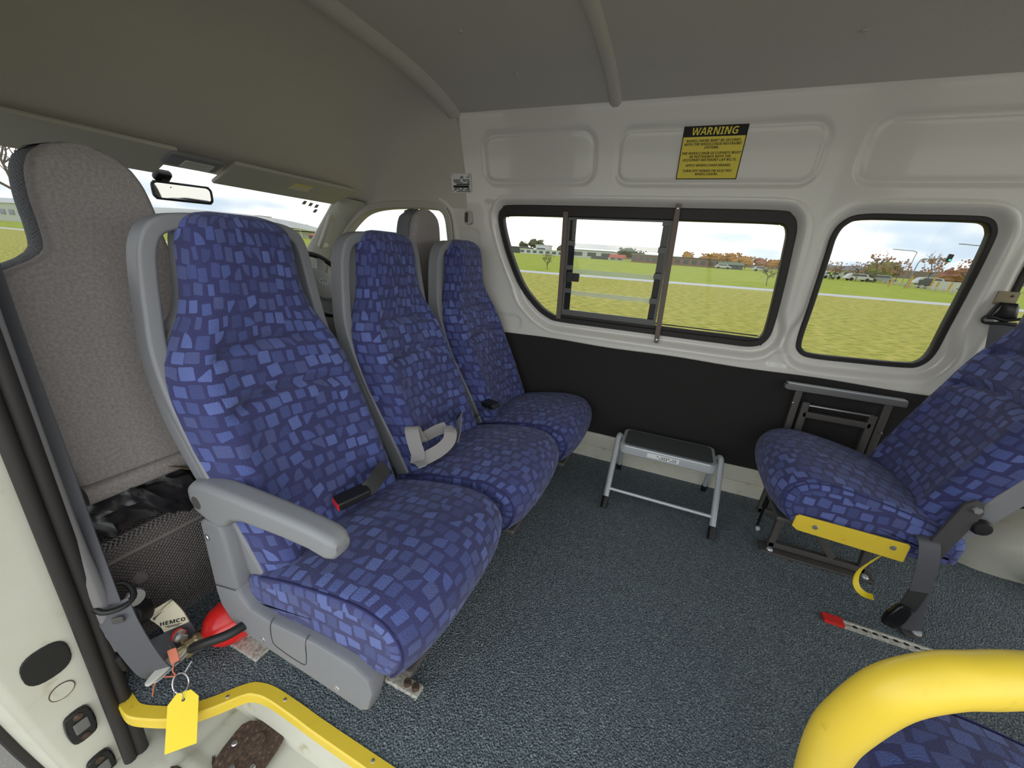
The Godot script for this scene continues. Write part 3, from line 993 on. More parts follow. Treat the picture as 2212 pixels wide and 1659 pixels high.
func back_shell_mesh(): # moulded rear: a bent rail with hand holes and the rear cover
	var s := Soup.new()
	var path := PackedVector3Array()
	var side := [[0.2, 0.225], [0.4, 0.236], [0.6, 0.243], [0.75, 0.245], [0.86, 0.238], [0.96, 0.226], [1.06, 0.213], [1.11, 0.203], [1.145, 0.186], [1.163, 0.157], [1.171, 0.115], [1.173, 0.06]]
	for a in side: path.append(Vector3(lutc(BX, a[0]) - 0.022, a[0], a[1]))
	path.append(Vector3(lutc(BX, 1.19) - 0.03, 1.17, 0))
	for i in range(side.size() - 1, -1, -1): path.append(Vector3(lutc(BX, side[i][0]) - 0.022, side[i][0], -side[i][1]))
	loft_into(s, sweep_rings(cr(path, 4), rrect(0.038, 0.062, 0.009, 3), Vector3.RIGHT))
	var R := []
	var y := 0.2
	while y < 1.196:
		var w: float = lutc(BW, max(y, 0.24)) + 0.004 - 0.016 * smoothstep(0.88, 0.96, y)
		var x0: float = lutc(BX, y)
		var q := PackedVector3Array()
		for c in rrect(0.066, 2 * w, 0.018, 3): q.append(Vector3(x0 - 0.03 + c.x, y, c.y))
		R.append(q)
		y += 0.03
	loft_into(s, R)
	return done(s)

const CP := [-0.9, 0.30, -0.85, 0.325, -0.75, 0.355, -0.62, 0.382, -0.52, 0.393, -0.45, 0.388, -0.405, 0.37, -0.377, 0.335, -0.371, 0.295, -0.384, 0.25, -0.42, 0.215, -0.5, 0.2, -0.7, 0.19, -0.88, 0.2, -0.905, 0.24]
func cushion_point(c: Vector2, s: float, hw: float):
	var up := clampf((c.y - 0.24) / 0.13, 0, 1)
	var nose := smoothstep(-0.62, -0.38, c.x)
	return Vector3(c.x - 0.03 * nose * pow(absf(s), 4) + 0.012 * nose * (1 - s * s), c.y + 0.026 * up * (1.0 - s * s), s * hw)

func cushion_mesh(hw := 0.262):
	var loop = cr(pts2(CP), 4, true)
	var R := []
	for a in [[-1.0, 0.03], [-0.993, 0.016], [-0.975, 0.005], [-0.94, 0.0], [-0.8, 0.0], [-0.6, 0.0], [-0.4, 0.0], [-0.2, 0.0], [0.0, 0.0], [0.2, 0.0], [0.4, 0.0], [0.6, 0.0], [0.8, 0.0], [0.94, 0.0], [0.975, 0.005], [0.993, 0.016], [1.0, 0.03]]:
		var q := PackedVector3Array()
		for c in (inset2(loop, a[1]) if a[1] > 0 else loop): q.append(cushion_point(c, a[0], hw))
		R.append(q)
	return loft(R, 3, true, 50)

func cushion_piping(sd, hw := 0.262):
	var path := PackedVector3Array()
	var loop = inset2(cr(pts2(CP), 4, true), 0.0035)
	for i in range(4, 40): path.append(cushion_point(loop[i], sd * 0.985, hw))
	return loft(sweep_rings(path, circle(0.0028, 5), Vector3(0, 0, 1)))

var seat_meshes := {}
func seat(called, label, group, xf: Transform3D, upright := 0.0):
	if seat_meshes.is_empty():
		seat_meshes = {"back": back_mesh(), "shell": back_shell_mesh(), "cushion": cushion_mesh(), "piping": cushion_piping(-1.0), "piping2": cushion_piping(1.0),
			"pan": rbox(0.46, 0.025, 0.44, 0.01), "leg": rbox(0.05, 0.18, 0.03, 0.004), "stud": lathe(pts2([0, 0.004, 0.006, 0.0035, 0.008, 0]), 10)}
	var t = thing(called, xf * Vector3(-0.65, 0, 0), label, "seat", group)
	var bx := xf * Transform3D(Basis(Vector3(1, 0, 0), Vector3(upright, 1, 0), Vector3(0, 0, 1)), Vector3(-0.3 * upright, 0, 0))
	var c = part("cushion", seat_meshes.cushion, M.moquette, t, xf)
	part("piping", seat_meshes.piping, M.piping, c, xf)
	part("piping", seat_meshes.piping2, M.piping, c, xf)
	var b = part("backrest", seat_meshes.back, M.moquette, t, bx)
	var sh = part("backrest_shell", seat_meshes.shell, M.shell, t, bx)
	part("stud", seat_meshes.stud, M.metal, sh, bx * rot(-0.893, 0.44, -0.236, 0, 0, -65))
	part("seat_pan", seat_meshes.pan, M.steel_dark, t, xf * at(-0.64, 0.188, 0))
	return t

func bench_seats():
	var g := "rear-facing seats in a row behind the cab"
	var zc := [-0.736, -1.30, -1.858]
	var dx := [0.0, 0.025, 0.055]
	var lab := ["blue patterned seat with a grey armrest, nearest the door", "blue patterned seat in the middle with a crumpled grey lap belt on it", "blue patterned seat pressed against the far side wall"]
	for i in 3:
		var t = seat("passenger_seat", lab[i], g, at(dx[i], 0, zc[i]))
		# legs on floor tracks
		for z in [-0.17, 0.17]:
			for x in [-0.57, -0.85]: part("leg", seat_meshes.leg, M.steel_dark, t, at(dx[i] + x, 0.09, zc[i] + z))
		if i == 0:
			var cover := pts2([-1.0, 0.235, -0.992, 0.19, -0.96, 0.148, -0.9, 0.126, -0.85, 0.119, -0.6, 0.106, -0.505, 0.1, -0.482, 0.118, -0.465, 0.185, -0.474, 0.22, -0.52, 0.245, -0.63, 0.249, -0.78, 0.234, -0.86, 0.236, -0.895, 0.262, -0.9, 0.285, -1.0, 0.262])
			var sc = part("side_cover", prism(cover, 0.05, 0.011), M.shell, t, at(0, 0, -0.473))
			part("seam", tube(cr(pts([-0.785, 0.24, -0.46, -0.786, 0.228, -0.4482, -0.79, 0.18, -0.4476, -0.775, 0.157, -0.4476, -0.69, 0.15, -0.4476, -0.67, 0.168, -0.4476, -0.664, 0.235, -0.4482, -0.663, 0.249, -0.46]), 4), 0.0009, 5), M.rubber, sc)
			part("seam", tube(pts([-1.004, 0.256, -0.4478, -0.905, 0.281, -0.4478]), 0.0009, 5), M.rubber, sc)
			var up := pts2([-1.006, 0.245, -0.9, 0.272, -0.912, 0.44, -0.93, 0.47, -0.985, 0.47, -1.008, 0.455])
			part("armrest_post", prism(up, 0.046, 0.01), M.shell, t, at(0, 0, -0.474))
			var R := []
			for a in [[-1.03, 0.512, 0.54, 0.04], [-1.024, 0.497, 0.556, 0.054], [-1.005, 0.482, 0.57, 0.06], [-0.965, 0.468, 0.577, 0.06], [-0.93, 0.462, 0.579, 0.06], [-0.905, 0.472, 0.58, 0.06], [-0.875, 0.5, 0.581, 0.06], [-0.83, 0.514, 0.582, 0.06], [-0.7, 0.522, 0.584, 0.058], [-0.62, 0.522, 0.583, 0.056], [-0.575, 0.516, 0.579, 0.056], [-0.555, 0.52, 0.573, 0.05], [-0.546, 0.532, 0.562, 0.036]]:
				var q := PackedVector3Array()
				for c in rrect(a[3], a[2] - a[1], min(0.017, (a[2] - a[1]) * 0.4), 4): q.append(Vector3(a[0], (a[1] + a[2]) / 2 + c.y, -0.478 + c.x))
				R.append(q)
			var arm = part("armrest", loft(R), M.shell_light, t)
			part("pivot_cap", lathe(pts2([0, 0.002, 0.017, 0.002, 0.019, 0]), 20), M.steel_dark, arm, rot(-0.993, 0.517, -0.449, 90, 0, 0))
			for a in [[-0.984, 0.415], [-0.83, 0.15], [-0.575, 0.135]]: part("screw_well", lathe(pts2([0, 0.0005, 0.0055, 0.0015, 0.0075, 0.002, 0.009, 0]), 12), M.metal, sc, rot(a[0], a[1], -0.449, 90, 0, 0))
			# floor track with rusty bolts
			var tr = part("floor_track", rbox(0.2, 0.014, 0.034, 0.003), M.alu_worn, t, at(-0.54, 0.008, -0.592))
			for x in [-0.455, -0.482]: part("bolt", lathe(pts2([0, 0.012, 0.009, 0.012, 0.0105, 0.009, 0.0105, 0.0]), 12), M.rust, tr, at(x, 0.015, -0.592))
			part("floor_track", rbox(0.12, 0.016, 0.05, 0.003), M.alu_worn, t, at(-0.87, 0.009, -0.53))

func buckle(called, label, xf: Transform3D, with_red: bool):
	var t = thing(called, xf.origin, label, "buckle", "seat belt buckles on the rear-facing seats")
	var R := []
	for a in [[-0.05, 0.8], [-0.045, 1.0], [0.035, 1.0], [0.045, 0.92], [0.048, 0.8]]:
		var q := PackedVector3Array()
		for c in rrect(0.052 * a[1], 0.027 * a[1], 0.006, 3): q.append(Vector3(a[0], c.y, c.x))
		R.append(q)
	part("body", loft(R), M.black, t, xf)
	if with_red: part("release_button", rbox(0.006, 0.022, 0.044, 0.002), M.red, t, xf * at(0.048, 0, 0))
	return t

func belts():
	# buckle on the first seat
	var f := Vector3(-0.42, -0.12, 1.0).normalized() # points towards the red end
	var b := Basis(f, Vector3(0, 0.97, 0.1), f.cross(Vector3(0, 0.97, 0.1))).orthonormalized()
	var t = buckle("seat_belt_buckle", "black seat belt buckle with a red button on the seat nearest the door", Transform3D(b, Vector3(-0.785, 0.428, -0.735)), true)
	part("webbing", ribbon(cr(pts([-0.765, 0.435, -0.775, -0.76, 0.445, -0.80, -0.765, 0.46, -0.84, -0.785, 0.455, -0.885, -0.82, 0.41, -0.93, -0.86, 0.34, -0.96]), 5), Vector3(0.75, -0.65, -0.15), 0.047, 0.0025), M.belt_black, t)
	# buckle on the third seat
	b = Basis(Vector3(0.5, 0.3, 0.75).normalized(), 0.2)
	t = buckle("seat_belt_buckle", "black seat belt buckle standing between the middle and far seats", Transform3D(Basis.from_euler(Vector3(0.2, -0.5, 0.15)), Vector3(-0.745, 0.44, -1.60)), false)
	part("webbing", ribbon(cr(pts([-0.755, 0.43, -1.60, -0.77, 0.405, -1.585, -0.80, 0.375, -1.575, -0.85, 0.34, -1.575]), 5), Vector3(0.5, 0.5, 0.7), 0.046, 0.0025), M.belt_black, t)
	# crumpled grey lap belt: loops standing on the middle seat
	t = thing("lap_belt", Vector3(-0.75, 0.4, -1.15), "crumpled grey lap belt webbing lying on the middle seat", "seat belt")
	var sd := Vector3(0.86, 0.05, -0.5)
	var P = cr(pts([-0.775, 0.385, -1.04, -0.772, 0.42, -1.045, -0.79, 0.46, -1.05, -0.81, 0.5, -1.06, -0.82, 0.512, -1.075, -0.825, 0.5, -1.09, -0.81, 0.465, -1.095, -0.795, 0.44, -1.10]), 6)
	part("webbing", ribbon(P, sd, 0.05, 0.0022), M.belt_grey, t)
	P = cr(pts([-0.76, 0.40, -1.055, -0.74, 0.412, -1.075, -0.715, 0.43, -1.11, -0.70, 0.455, -1.14, -0.705, 0.485, -1.16, -0.725, 0.5, -1.168]), 6)
	part("webbing", ribbon(P, Vector3(0.75, -0.5, -0.4), 0.05, 0.0022), M.belt_grey, t)
	P = cr(pts([-0.725, 0.498, -1.165, -0.755, 0.485, -1.15, -0.785, 0.465, -1.13, -0.81, 0.445, -1.11]), 6)
	part("webbing", ribbon(P, Vector3(0.15, 1.0, 0.1), 0.05, 0.0022), M.belt_grey, t)
	P = cr(pts([-0.70, 0.425, -1.19, -0.705, 0.455, -1.22, -0.73, 0.485, -1.27, -0.755, 0.48, -1.32, -0.79, 0.45, -1.38, -0.84, 0.39, -1.45, -0.87, 0.33, -1.5]), 6)
	part("webbing", ribbon(P, cr(pts([0.7, 0.5, 0.3, 0.6, 0.6, 0.3, 0.5, 0.8, 0.2, 0.5, 0.8, 0.2, 0.5, 0.8, 0.3, 0.6, 0.7, 0.3, 0.7, 0.7, 0.3]), 6), 0.046, 0.0022), M.belt_grey, t)
	part("tongue", rbox(0.03, 0.003, 0.055, 0.001), M.metal, t, rot(-0.745, 0.402, -1.02, -10, 55, 8))
	part("adjuster", tube(pts([-0.74, 0.426, -1.10, -0.735, 0.43, -1.15]), 0.004, 8), M.metal, t)

# ------------------------------------------------------------------ forward-facing seats at the rear
func rear_seats():
	for k in 2:
		var far := k == 0
		var dy := 0.075 if far else 0.045
		var zc := -1.762 if far else -0.53
		var xf := Transform3D(Basis(Vector3.UP, PI), Vector3(0.095 if far else 0.06, dy, zc))
		if not far: xf = xf.scaled_local(Vector3(1, 1, 0.82))
		var t = seat("passenger_seat", "blue patterned single seat facing forward beside the folded wall frame" if far else "blue patterned seat below the yellow grab rail", "forward-facing seats at the rear", xf, 0.09)
		if far:
			# recliner plate and side frame
			var pl := pts2([0.90, 0.285, 0.93, 0.285, 0.975, 0.50, 0.965, 0.535, 0.945, 0.54, 0.925, 0.52, 0.885, 0.33])
			part("recliner_plate", prism(pl, 0.012, 0.003), M.dark_trim, t, at(0, 0, -1.478))
			part("pivot_bolt", lathe(pts2([0, 0.012, 0.01, 0.012, 0.012, 0.009, 0.012, 0]), 6), M.metal, t, rot(0.952, 0.512, -1.472, 90, 0, 0))
			part("recliner_knob", lathe(pts2([0, 0.02, 0.02, 0.018, 0.026, 0.008, 0.026, 0]), 14), M.black, t, rot(0.985, 0.455, -1.482, 90, 0, 0))
			var y = part("sill_plate", prism(pts2([0.535, 0.29, 0.552, 0.277, 0.858, 0.263, 0.858, 0.327, 0.852, 0.333, 0.545, 0.339, 0.537, 0.331]), 0.008, 0.002), M.yellow, t, at(0, 0, -1.482))
			tag(y, "yellow plate screwed along the seat's lower edge")
			for x in [0.6, 0.818]: part("screw", lathe(pts2([0, 0.004, 0.007, 0.003, 0.009, 0]), 12), M.metal, y, rot(x, 0.307, -1.477, 90, 0, 0))
			# welded base frame bolted to the floor
			var s := Soup.new()
			for a in [[0.565, 0.03, 0.905, 0.03], [0.575, 0.02, 0.585, 0.25], [0.895, 0.02, 0.885, 0.25], [0.64, 0.235, 0.79, 0.045], [0.575, 0.25, 0.89, 0.25]]:
				loft_into(s, sweep_rings(pts([a[0], a[1], -1.735, a[2], a[3], -1.735]), rrect(0.026, 0.026, 0.004, 2), Vector3(0, 0, 1)))
				loft_into(s, sweep_rings(pts([a[0], a[1], -2.0, a[2], a[3], -2.0]), rrect(0.026, 0.026, 0.004, 2), Vector3(0, 0, 1)))
			for x in [0.58, 0.89]: loft_into(s, sweep_rings(pts([x, 0.25, -1.72, x, 0.25, -2.02]), rrect(0.026, 0.026, 0.004, 2)))
			part("base_frame", done(s), M.steel_dark, t)
			var fp = part("floor_plate", rbox(0.4, 0.012, 0.075, 0.004), M.steel_dark, t, at(0.735, 0.006, -1.728))
			for x in [0.572, 0.905]: part("bolt", lathe(pts2([0, 0.008, 0.01, 0.007, 0.013, 0]), 12), M.alu, fp, at(x, 0.012, -1.71))
			s = Soup.new()
			loft_into(s, sweep_rings(pts([0.545, 0.02, -1.86, 0.548, 0.24, -1.84]), circle(0.006, 8)))
			loft_into(s, sweep_rings(pts([0.547, 0.13, -1.85, 0.55, 0.3, -1.835]), circle(0.011, 10)))
			part("gas_strut", done(s), M.black_gloss, t)
			for a in [[0.545, 0.018, -1.84], [0.56, 0.245, -1.72]]: part("ball_stud", lathe(pts2([0, 0.012, 0.008, 0.009, 0.011, 0, 0.008, -0.009, 0, -0.012]), 10), M.alu, t, at(a[0], a[1], a[2]))
			# tether: webbing over the seat edge down to a floor anchor
			var b = thing("tether_strap", Vector3(0.95, 0, -1.48), "black webbing tether with a buckle hanging from the single seat to the floor", "strap")
			part("webbing", ribbon(cr(pts([0.89, 0.355, -1.53, 0.888, 0.368, -1.5, 0.89, 0.36, -1.468, 0.9, 0.3, -1.455, 0.915, 0.2, -1.458, 0.935, 0.1, -1.468, 0.952, 0.03, -1.475, 0.962, 0.012, -1.478]), 6), Vector3(1, 0.15, 0), 0.052, 0.003), M.belt, b)
			part("webbing", ribbon(cr(pts([0.918, 0.2, -1.463, 0.905, 0.14, -1.45, 0.9, 0.11, -1.448]), 6), Vector3(1, 0.2, 0), 0.046, 0.003), M.belt_black, b)
			var R := []
			for a in [[0.0, 0.03, 0.018], [0.012, 0.044, 0.024], [0.05, 0.052, 0.027], [0.08, 0.048, 0.024], [0.094, 0.034, 0.016]]:
				var q := PackedVector3Array()
				for c in rrect(a[1], a[2], min(a[2] * 0.4, 0.008), 3): q.append(Vector3(c.x, -a[0], c.y))
				R.append(q)
			part("buckle", loft(R), M.black_gloss, b, rot(0.893, 0.125, -1.44, 0, 0, -14))
			part("anchor_plate", prism(cr(pts2([-0.03, -0.016, 0.02, -0.018, 0.032, 0, 0.02, 0.018, -0.03, 0.016]), 3, true), 0.005, 0.001), M.steel_dark, b, rot(0.962, 0.006, -1.475, 90, 20, 0))
			part("anchor_bolt", lathe(pts2([0, 0.01, 0.012, 0.009, 0.014, 0.0]), 14), M.alu, b, at(0.972, 0.008, -1.478))
			var pt = thing("pull_strap", Vector3(0.84, 0, -1.6), "short yellow pull strap curling down under the single seat", "strap")
			part("webbing", ribbon(cr(pts([0.82, 0.24, -1.52, 0.808, 0.2, -1.53, 0.792, 0.15, -1.535, 0.79, 0.11, -1.53, 0.8, 0.085, -1.52, 0.82, 0.075, -1.51, 0.842, 0.078, -1.505]), 6), Vector3(0.8, 0.3, -0.6), 0.024, 0.0025), M.yellow_tag, pt)
		else:
			for x in [0.5, 0.85]:
				for z in [-0.33, -0.68]: part("leg", rbox(0.04, 0.24, 0.04, 0.006), M.steel_dark, t, at(x, 0.12, z))

func folded_frame():
	var t = thing("folded_wall_frame", Vector3(0.78, 0.4, -2.13), "dark metal folding frame with a pale top bar on the lower wall", "metal frame")
	part("top_bar", prism(pts2([0.547, 0.638, 0.56, 0.632, 1.0, 0.635, 1.0, 0.662, 0.565, 0.662, 0.547, 0.655]), 0.036, 0.004), M.steel_mid, t, at(0, 0, -2.112))
	part("top_strip", rbox(0.44, 0.006, 0.032, 0.002), M.alu, t, at(0.775, 0.664, -2.112))
	var s := Soup.new()
	for a in [[0.612, 0.64, 0.612, 0.14], [0.945, 0.64, 0.945, 0.14]]:
		loft_into(s, sweep_rings(pts([a[0], a[1], -2.12, a[2], a[3], -2.12]), rrect(0.03, 0.028, 0.005, 2), Vector3(0, 0, 1)))
	part("outer_frame", done(s), M.steel_dark, t)
	s = Soup.new()
	for a in [[0.65, 0.585, 0.65, 0.16], [0.905, 0.575, 0.905, 0.16], [0.65, 0.525, 0.905, 0.525]]:
		loft_into(s, sweep_rings(pts([a[0], a[1], -2.108, a[2], a[3], -2.108]), rrect(0.03, 0.028, 0.005, 2), Vector3(0, 0, 1)))
	part("inner_frame", done(s), M.steel_dark, t)
	part("rod", tube(pts([0.65, 0.572, -2.1, 0.905, 0.572, -2.1]), 0.005, 8), M.metal, t)
	for a in [[0.6, 0.57], [0.955, 0.5]]: part("screw", lathe(pts2([0, 0.004, 0.004, 0.003, 0.006, 0]), 8), M.metal, t, rot(a[0], a[1], -2.104, 90, 0, 0))

func wheel_arch():
	# rounded white wheel box at the far rear
	var R := []
	for j in 15:
		var q := PackedVector3Array()
		var v := PI / 2 * j / 14.0
		for i in 33:
			var th := PI * i / 32.0
			q.append(Vector3(1.74 - 0.42 * cos(th) * (0.35 + 0.65 * pow(cos(v), 0.5)), 0.3 * pow(sin(th), 0.7) * pow(cos(v), 0.35) - 0.004, -2.17 + 0.3 * pow(sin(v), 0.6) * (0.55 + 0.45 * sin(th))))
		R.append(q)
	tag(part("trim_7", loft(R, 0, false, 60), M.paint_old, self), "rounded white wheel box behind the single seat", "", "", "structure")

func rail():
	var t = thing("tie_down_rail", Vector3(1.1, 0, -1.41), "worn aluminium floor rail with a red painted end", "floor rail")
	part("rail", prism(pts2([-0.018, 0, 0.018, 0, 0.018, 0.006, 0.009, 0.008, 0.005, 0.004, -0.005, 0.004, -0.009, 0.008, -0.018, 0.006]), 1.05, 0.0, rot(1.27, 0, -1.41, 0, 90, 0)), M.alu_worn, t)
	part("end_cap", prism(pts2([-0.02, 0, 0.02, 0, 0.019, 0.009, -0.019, 0.009]), 0.06, 0.001, rot(0.717, 0, -1.412, 0, 90, 0)), M.red_matte, t)
	for k in 14: part("slot", lathe(pts2([0, 0.0005, 0.007, 0.0005, 0.008, 0]), 10), M.black, t, at(0.78 + k * 0.028, 0.0042, -1.41))

func rbox_plate(sx, sy, sz, corner, bev):
	var s := Soup.new()
	prism_into(s, rrect(sx, sz, corner, 6), sy, bev, Transform3D(Basis(Vector3.RIGHT, PI / 2), Vector3.ZERO))
	return done(s)

func stool():
	var t = thing("step_stool", Vector3(0.1, 0, -1.9), "silver one-step folding stool with a black rubber mat", "stool")
	var H := 0.262
	var top = part("step_frame", rbox_plate(0.455, 0.048, 0.225, 0.035, 0.006), M.alu, t, at(0.1, H - 0.024, -1.985))
	part("mat", rbox_plate(0.42, 0.005, 0.19, 0.026, 0.002), M.mat_rubber, top, at(0.1, H + 0.001, -1.985))
	var lb = part("label", rbox(0.15, 0.024, 0.0012, 0.0005), M.white, top, at(0.085, H - 0.024, -1.872))
	for r in 2:
		for k in 9:
			if (k * 7 + r * 3) % 5 != 0: part("print", rbox(0.0075, 0.004, 0.0006, 0.0002), M.ink, lb, at(0.06 + k * 0.0105, H - 0.029 + r * 0.0085, -1.871))
	for sd in [-1, 1]:
		var x: float = 0.1 + sd * 0.245
		part("leg", tube(cr(pts([x - sd * 0.012, H - 0.03, -1.99, x - sd * 0.004, H + 0.004, -1.975, x, H + 0.006, -1.94, x, H - 0.03, -1.9, x - sd * 0.003, 0.13, -1.79, x - sd * 0.005, 0.02, -1.69]), 5), 0.014, 12), M.alu, t)
		part("leg", tube(pts([x - sd * 0.022, H - 0.03, -2.0, x - sd * 0.018, 0.02, -2.09]), 0.0125, 12), M.alu, t)
		part("foot", tube(pts([x - sd * 0.005, 0.042, -1.71, x - sd * 0.005, 0.0, -1.673]), 0.0165, 12), M.black, t)
		part("foot", tube(pts([x - sd * 0.018, 0.042, -2.082, x - sd * 0.018, 0.0, -2.097]), 0.015, 12), M.black, t)
	part("crossbar", tube(pts([-0.14, 0.075, -1.738, 0.34, 0.075, -1.738]), 0.008, 10), M.alu, t)
	part("crossbar", tube(pts([-0.12, H - 0.055, -1.915, 0.32, H - 0.055, -1.915]), 0.006, 8), M.alu, t)

func grab_rail():
	var t = thing("grab_rail", Vector3(0.25, 0, -0.3), "thick yellow tubular grab rail arching in the near corner", "grab rail")
	var P = cr(pts([0.33, 0.0, -0.48, 0.322, 0.2, -0.47, 0.286, 0.405, -0.434, 0.24, 0.588, -0.38, 0.216, 0.69, -0.351, 0.205, 0.746, -0.335, 0.202, 0.789, -0.324, 0.211, 0.843, -0.316, 0.236, 0.867, -0.321, 0.262, 0.873, -0.33, 0.292, 0.874, -0.344, 0.345, 0.867, -0.37, 0.415, 0.852, -0.4, 0.6, 0.83, -0.41, 0.85, 0.82, -0.41, 0.97, 0.8, -0.42]), 6)
	part("tube", tube(P, 0.0185, 24), M.yellow, t)
	part("flange", lathe(pts2([0, 0.012, 0.035, 0.012, 0.04, 0.0]), 20), M.yellow, t, at(0.33, 0, -0.48))

# ------------------------------------------------------------------ cab furniture
func cab_seat(label, zc, lean := 0.0):
	var t = thing("bucket_seat", Vector3(-1.5, 0, zc), label, "seat", "forward-facing cab seats")
	var wtab := [[0.47, 0.235], [0.6, 0.245], [0.85, 0.25], [0.98, 0.24], [1.03, 0.215], [1.06, 0.155], [1.085, 0.128], [1.14, 0.121], [1.2, 0.119], [1.26, 0.11], [1.3, 0.092], [1.325, 0.065], [1.338, 0.03], [1.342, 0.008]]
	var R := []
	var Q := []
	var y := 0.47
	while y < 1.3425:
		var w: float = lutc(wtab, y)
		var x := -1.29 - (y - 0.5) * (0.2 - lean)
		var top := smoothstep(1.345, 1.29, y)
		var q := PackedVector3Array()
		for c in rrect(0.05, 2 * w, min(0.02, w * 0.9), 4): q.append(Vector3(x - 0.02 + c.x * (0.4 + 0.6 * top), y, zc + c.y))
		R.append(q)
		q = PackedVector3Array()
		var ww := w + 0.004 * top
		for c in rrect(0.1 * (0.3 + 0.7 * top), 2 * ww, min(0.045, ww * 0.9), 5): q.append(Vector3(x - 0.085 + c.x, y, zc + c.y))
		Q.append(q)
		y += 0.014
	part("back_panel", loft(R), M.felt, t)
	part("backrest", loft(Q), M.mesh_cloth, t)
	# hem roll and seat base
	var hem := []
	for k in 2:
		var q := PackedVector3Array()
		for c in rrect(0.045, 0.05, 0.018, 4): q.append(Vector3(-1.285 + c.x, 0.495 + c.y, zc + (-0.238 if k == 0 else 0.238)))
		hem.append(q)
	part("hem", loft(hem), M.felt, t)
	part("seat_cushion", rbox(0.5, 0.16, 0.48, 0.06), M.mesh_cloth, t, at(-1.68, 0.42, zc))
	part("seat_base", rbox(0.42, 0.36, 0.44, 0.02), M.dark_trim, t, at(-1.66, 0.18, zc))

func cab_fittings():
	cab_seat("tall brown-grey felt-backed cab seat at the left behind the blue seats", -0.592)
	cab_seat("tall grey cab seat in front of the driver's door window", -1.84, 0.22)
	# engine cover box behind the cab seats
	var e = thing("engine_cover", Vector3(-1.32, 0, -0.6), "dark quilted vinyl box below the left cab seat", "engine cover")
	var prof := pts2([-1.262, 0.0, -1.28, 0.255, -1.286, 0.267, -1.286, 0.277, -1.277, 0.289, -1.282, 0.317, -1.305, 0.333, -1.42, 0.337, -1.42, 0.0])
	var R := []
	for z in [-0.31, -2.1]:
		var q := PackedVector3Array()
		for c in prof: q.append(Vector3(c.x, c.y, z))
		R.append(q)
	part("box", loft(R, 3, true, 25), M.vinyl, e)
	part("edge_bead", tube(pts([-1.281, 0.282, -0.31, -1.281, 0.282, -2.1]), 0.008, 8), M.vinyl_plain, e)
	for a in [[0.19, -0.405], [0.19, -0.75]]: part("button", lathe(pts2([0, 0.01, 0.015, 0.009, 0.02, 0]), 16), M.vinyl_plain, e, rot(-1.277, a[0], a[1], 0, 0, -90))
	part("rear_panel", rbox(0.02, 0.14, 1.7, 0.004), M.felt, e, at(-1.375, 0.43, -1.2))
	part("dish", lathe(pts2([0, 0.003, 0.02, 0.004, 0.026, 0.006, 0.03, 0.0]), 20), M.felt, e, rot(-1.364, 0.455, -0.54, 0, 0, -90))
	# black plastic bag squeezed under the seat
	var b = thing("plastic_bag", Vector3(-1.32, 0.38, -0.47), "crumpled black bag wedged under the left cab seat", "bag")
	var n := FastNoiseLite.new()
	n.seed = 7
	n.frequency = 9.0
	R = []
	for j in 34:
		var f := j / 33.0
		var z := lerpf(-0.305, -0.72, f)
		var rr: float = 0.078 * pow(sin(PI * clampf(f * 0.93 + 0.045, 0, 1)), 0.45)
		var q := PackedVector3Array()
		for i in 28:
			var a := TAU * i / 28
			var k := 1.0 + 0.5 * n.get_noise_3d(cos(a) * 0.25, f * 0.45 + sin(a) * 0.1, sin(a) * 0.25) + 0.1 * sin(f * 20.0 + a * 3.0) + 0.25 * n.get_noise_3d(cos(a) * 0.7, f * 1.4, sin(a) * 0.7)
			q.append(Vector3(-1.32 + 0.9 * rr * k * cos(a), 0.408 + 0.012 * sin(f * 6.0) + rr * k * sin(a) * 0.92, z))
		R.append(q)
	part("sack", loft(R, 3, true, 60), M.bag, b)
	R = []
	for j in 16:
		var f := j / 15.0
		var q := PackedVector3Array()
		for i in 12:
			var a := TAU * i / 12
			var k := 1.0 + 0.4 * n.get_noise_3d(cos(a) * 0.3, f + 5.0, sin(a) * 0.3)
			q.append(Vector3(-1.30 + 0.02 * k * cos(a), 0.455 + 0.10 * f, -0.60 - 0.06 * f) + Vector3(0, 0.012, 0.03) * k * sin(a))
		R.append(q)
	part("neck", loft(R, 3, true, 60), M.bag, b)
	part("strap", ribbon(cr(pts([-1.31, 0.505, -0.50, -1.27, 0.498, -0.53, -1.245, 0.475, -0.57, -1.235, 0.45, -0.62]), 5), Vector3(0.3, 0.4, 0.85), 0.022, 0.002), mat(c8(112, 100, 82), 0.7), b)
	# sun visors
	for a in [["grey sun visor above the passenger side of the windscreen", -0.31, -1.03], ["grey sun visor with a yellow label above the driver's side", -1.24, -1.93]]:
		var v = thing("sun_visor", Vector3(-1.9, 1.4, (a[1] + a[2]) / 2), a[0], "sun visor", "sun visors")
		var xf := rot(-1.935, 1.404, (a[1] + a[2]) / 2, 0, 0, 22)
		part("panel", rbox(0.2, 0.02, a[1] - a[2], 0.009, 5), M.liner_plain, v, xf)
		if a[1] < -1: 
			part("label", rbox(0.06, 0.001, 0.11, 0.0004), M.cream, v, xf * at(0.02, -0.0105, -0.03))
			part("label_band", rbox(0.012, 0.001, 0.11, 0.0004), M.sign_yellow, v, xf * at(0.044, -0.0112, -0.03))
	var d = thing("cab_lamp", Vector3(-1.88, 1.4, -1.1), "small clear cab lamp between the sun visors", "lamp")
	part("housing", rbox(0.09, 0.03, 0.2, 0.014, 5), M.shell, d, rot(-1.885, 1.416, -1.1, 0, 0, 20))
	part("lens", rbox(0.06, 0.02, 0.11, 0.008, 4), M.clear_plastic, d, rot(-1.888, 1.404, -1.11, 0, 0, 20))
	var m = thing("rear_view_mirror", Vector3(-2.11, 1.31, -1.165), "black-framed rear-view mirror on the windscreen", "mirror")
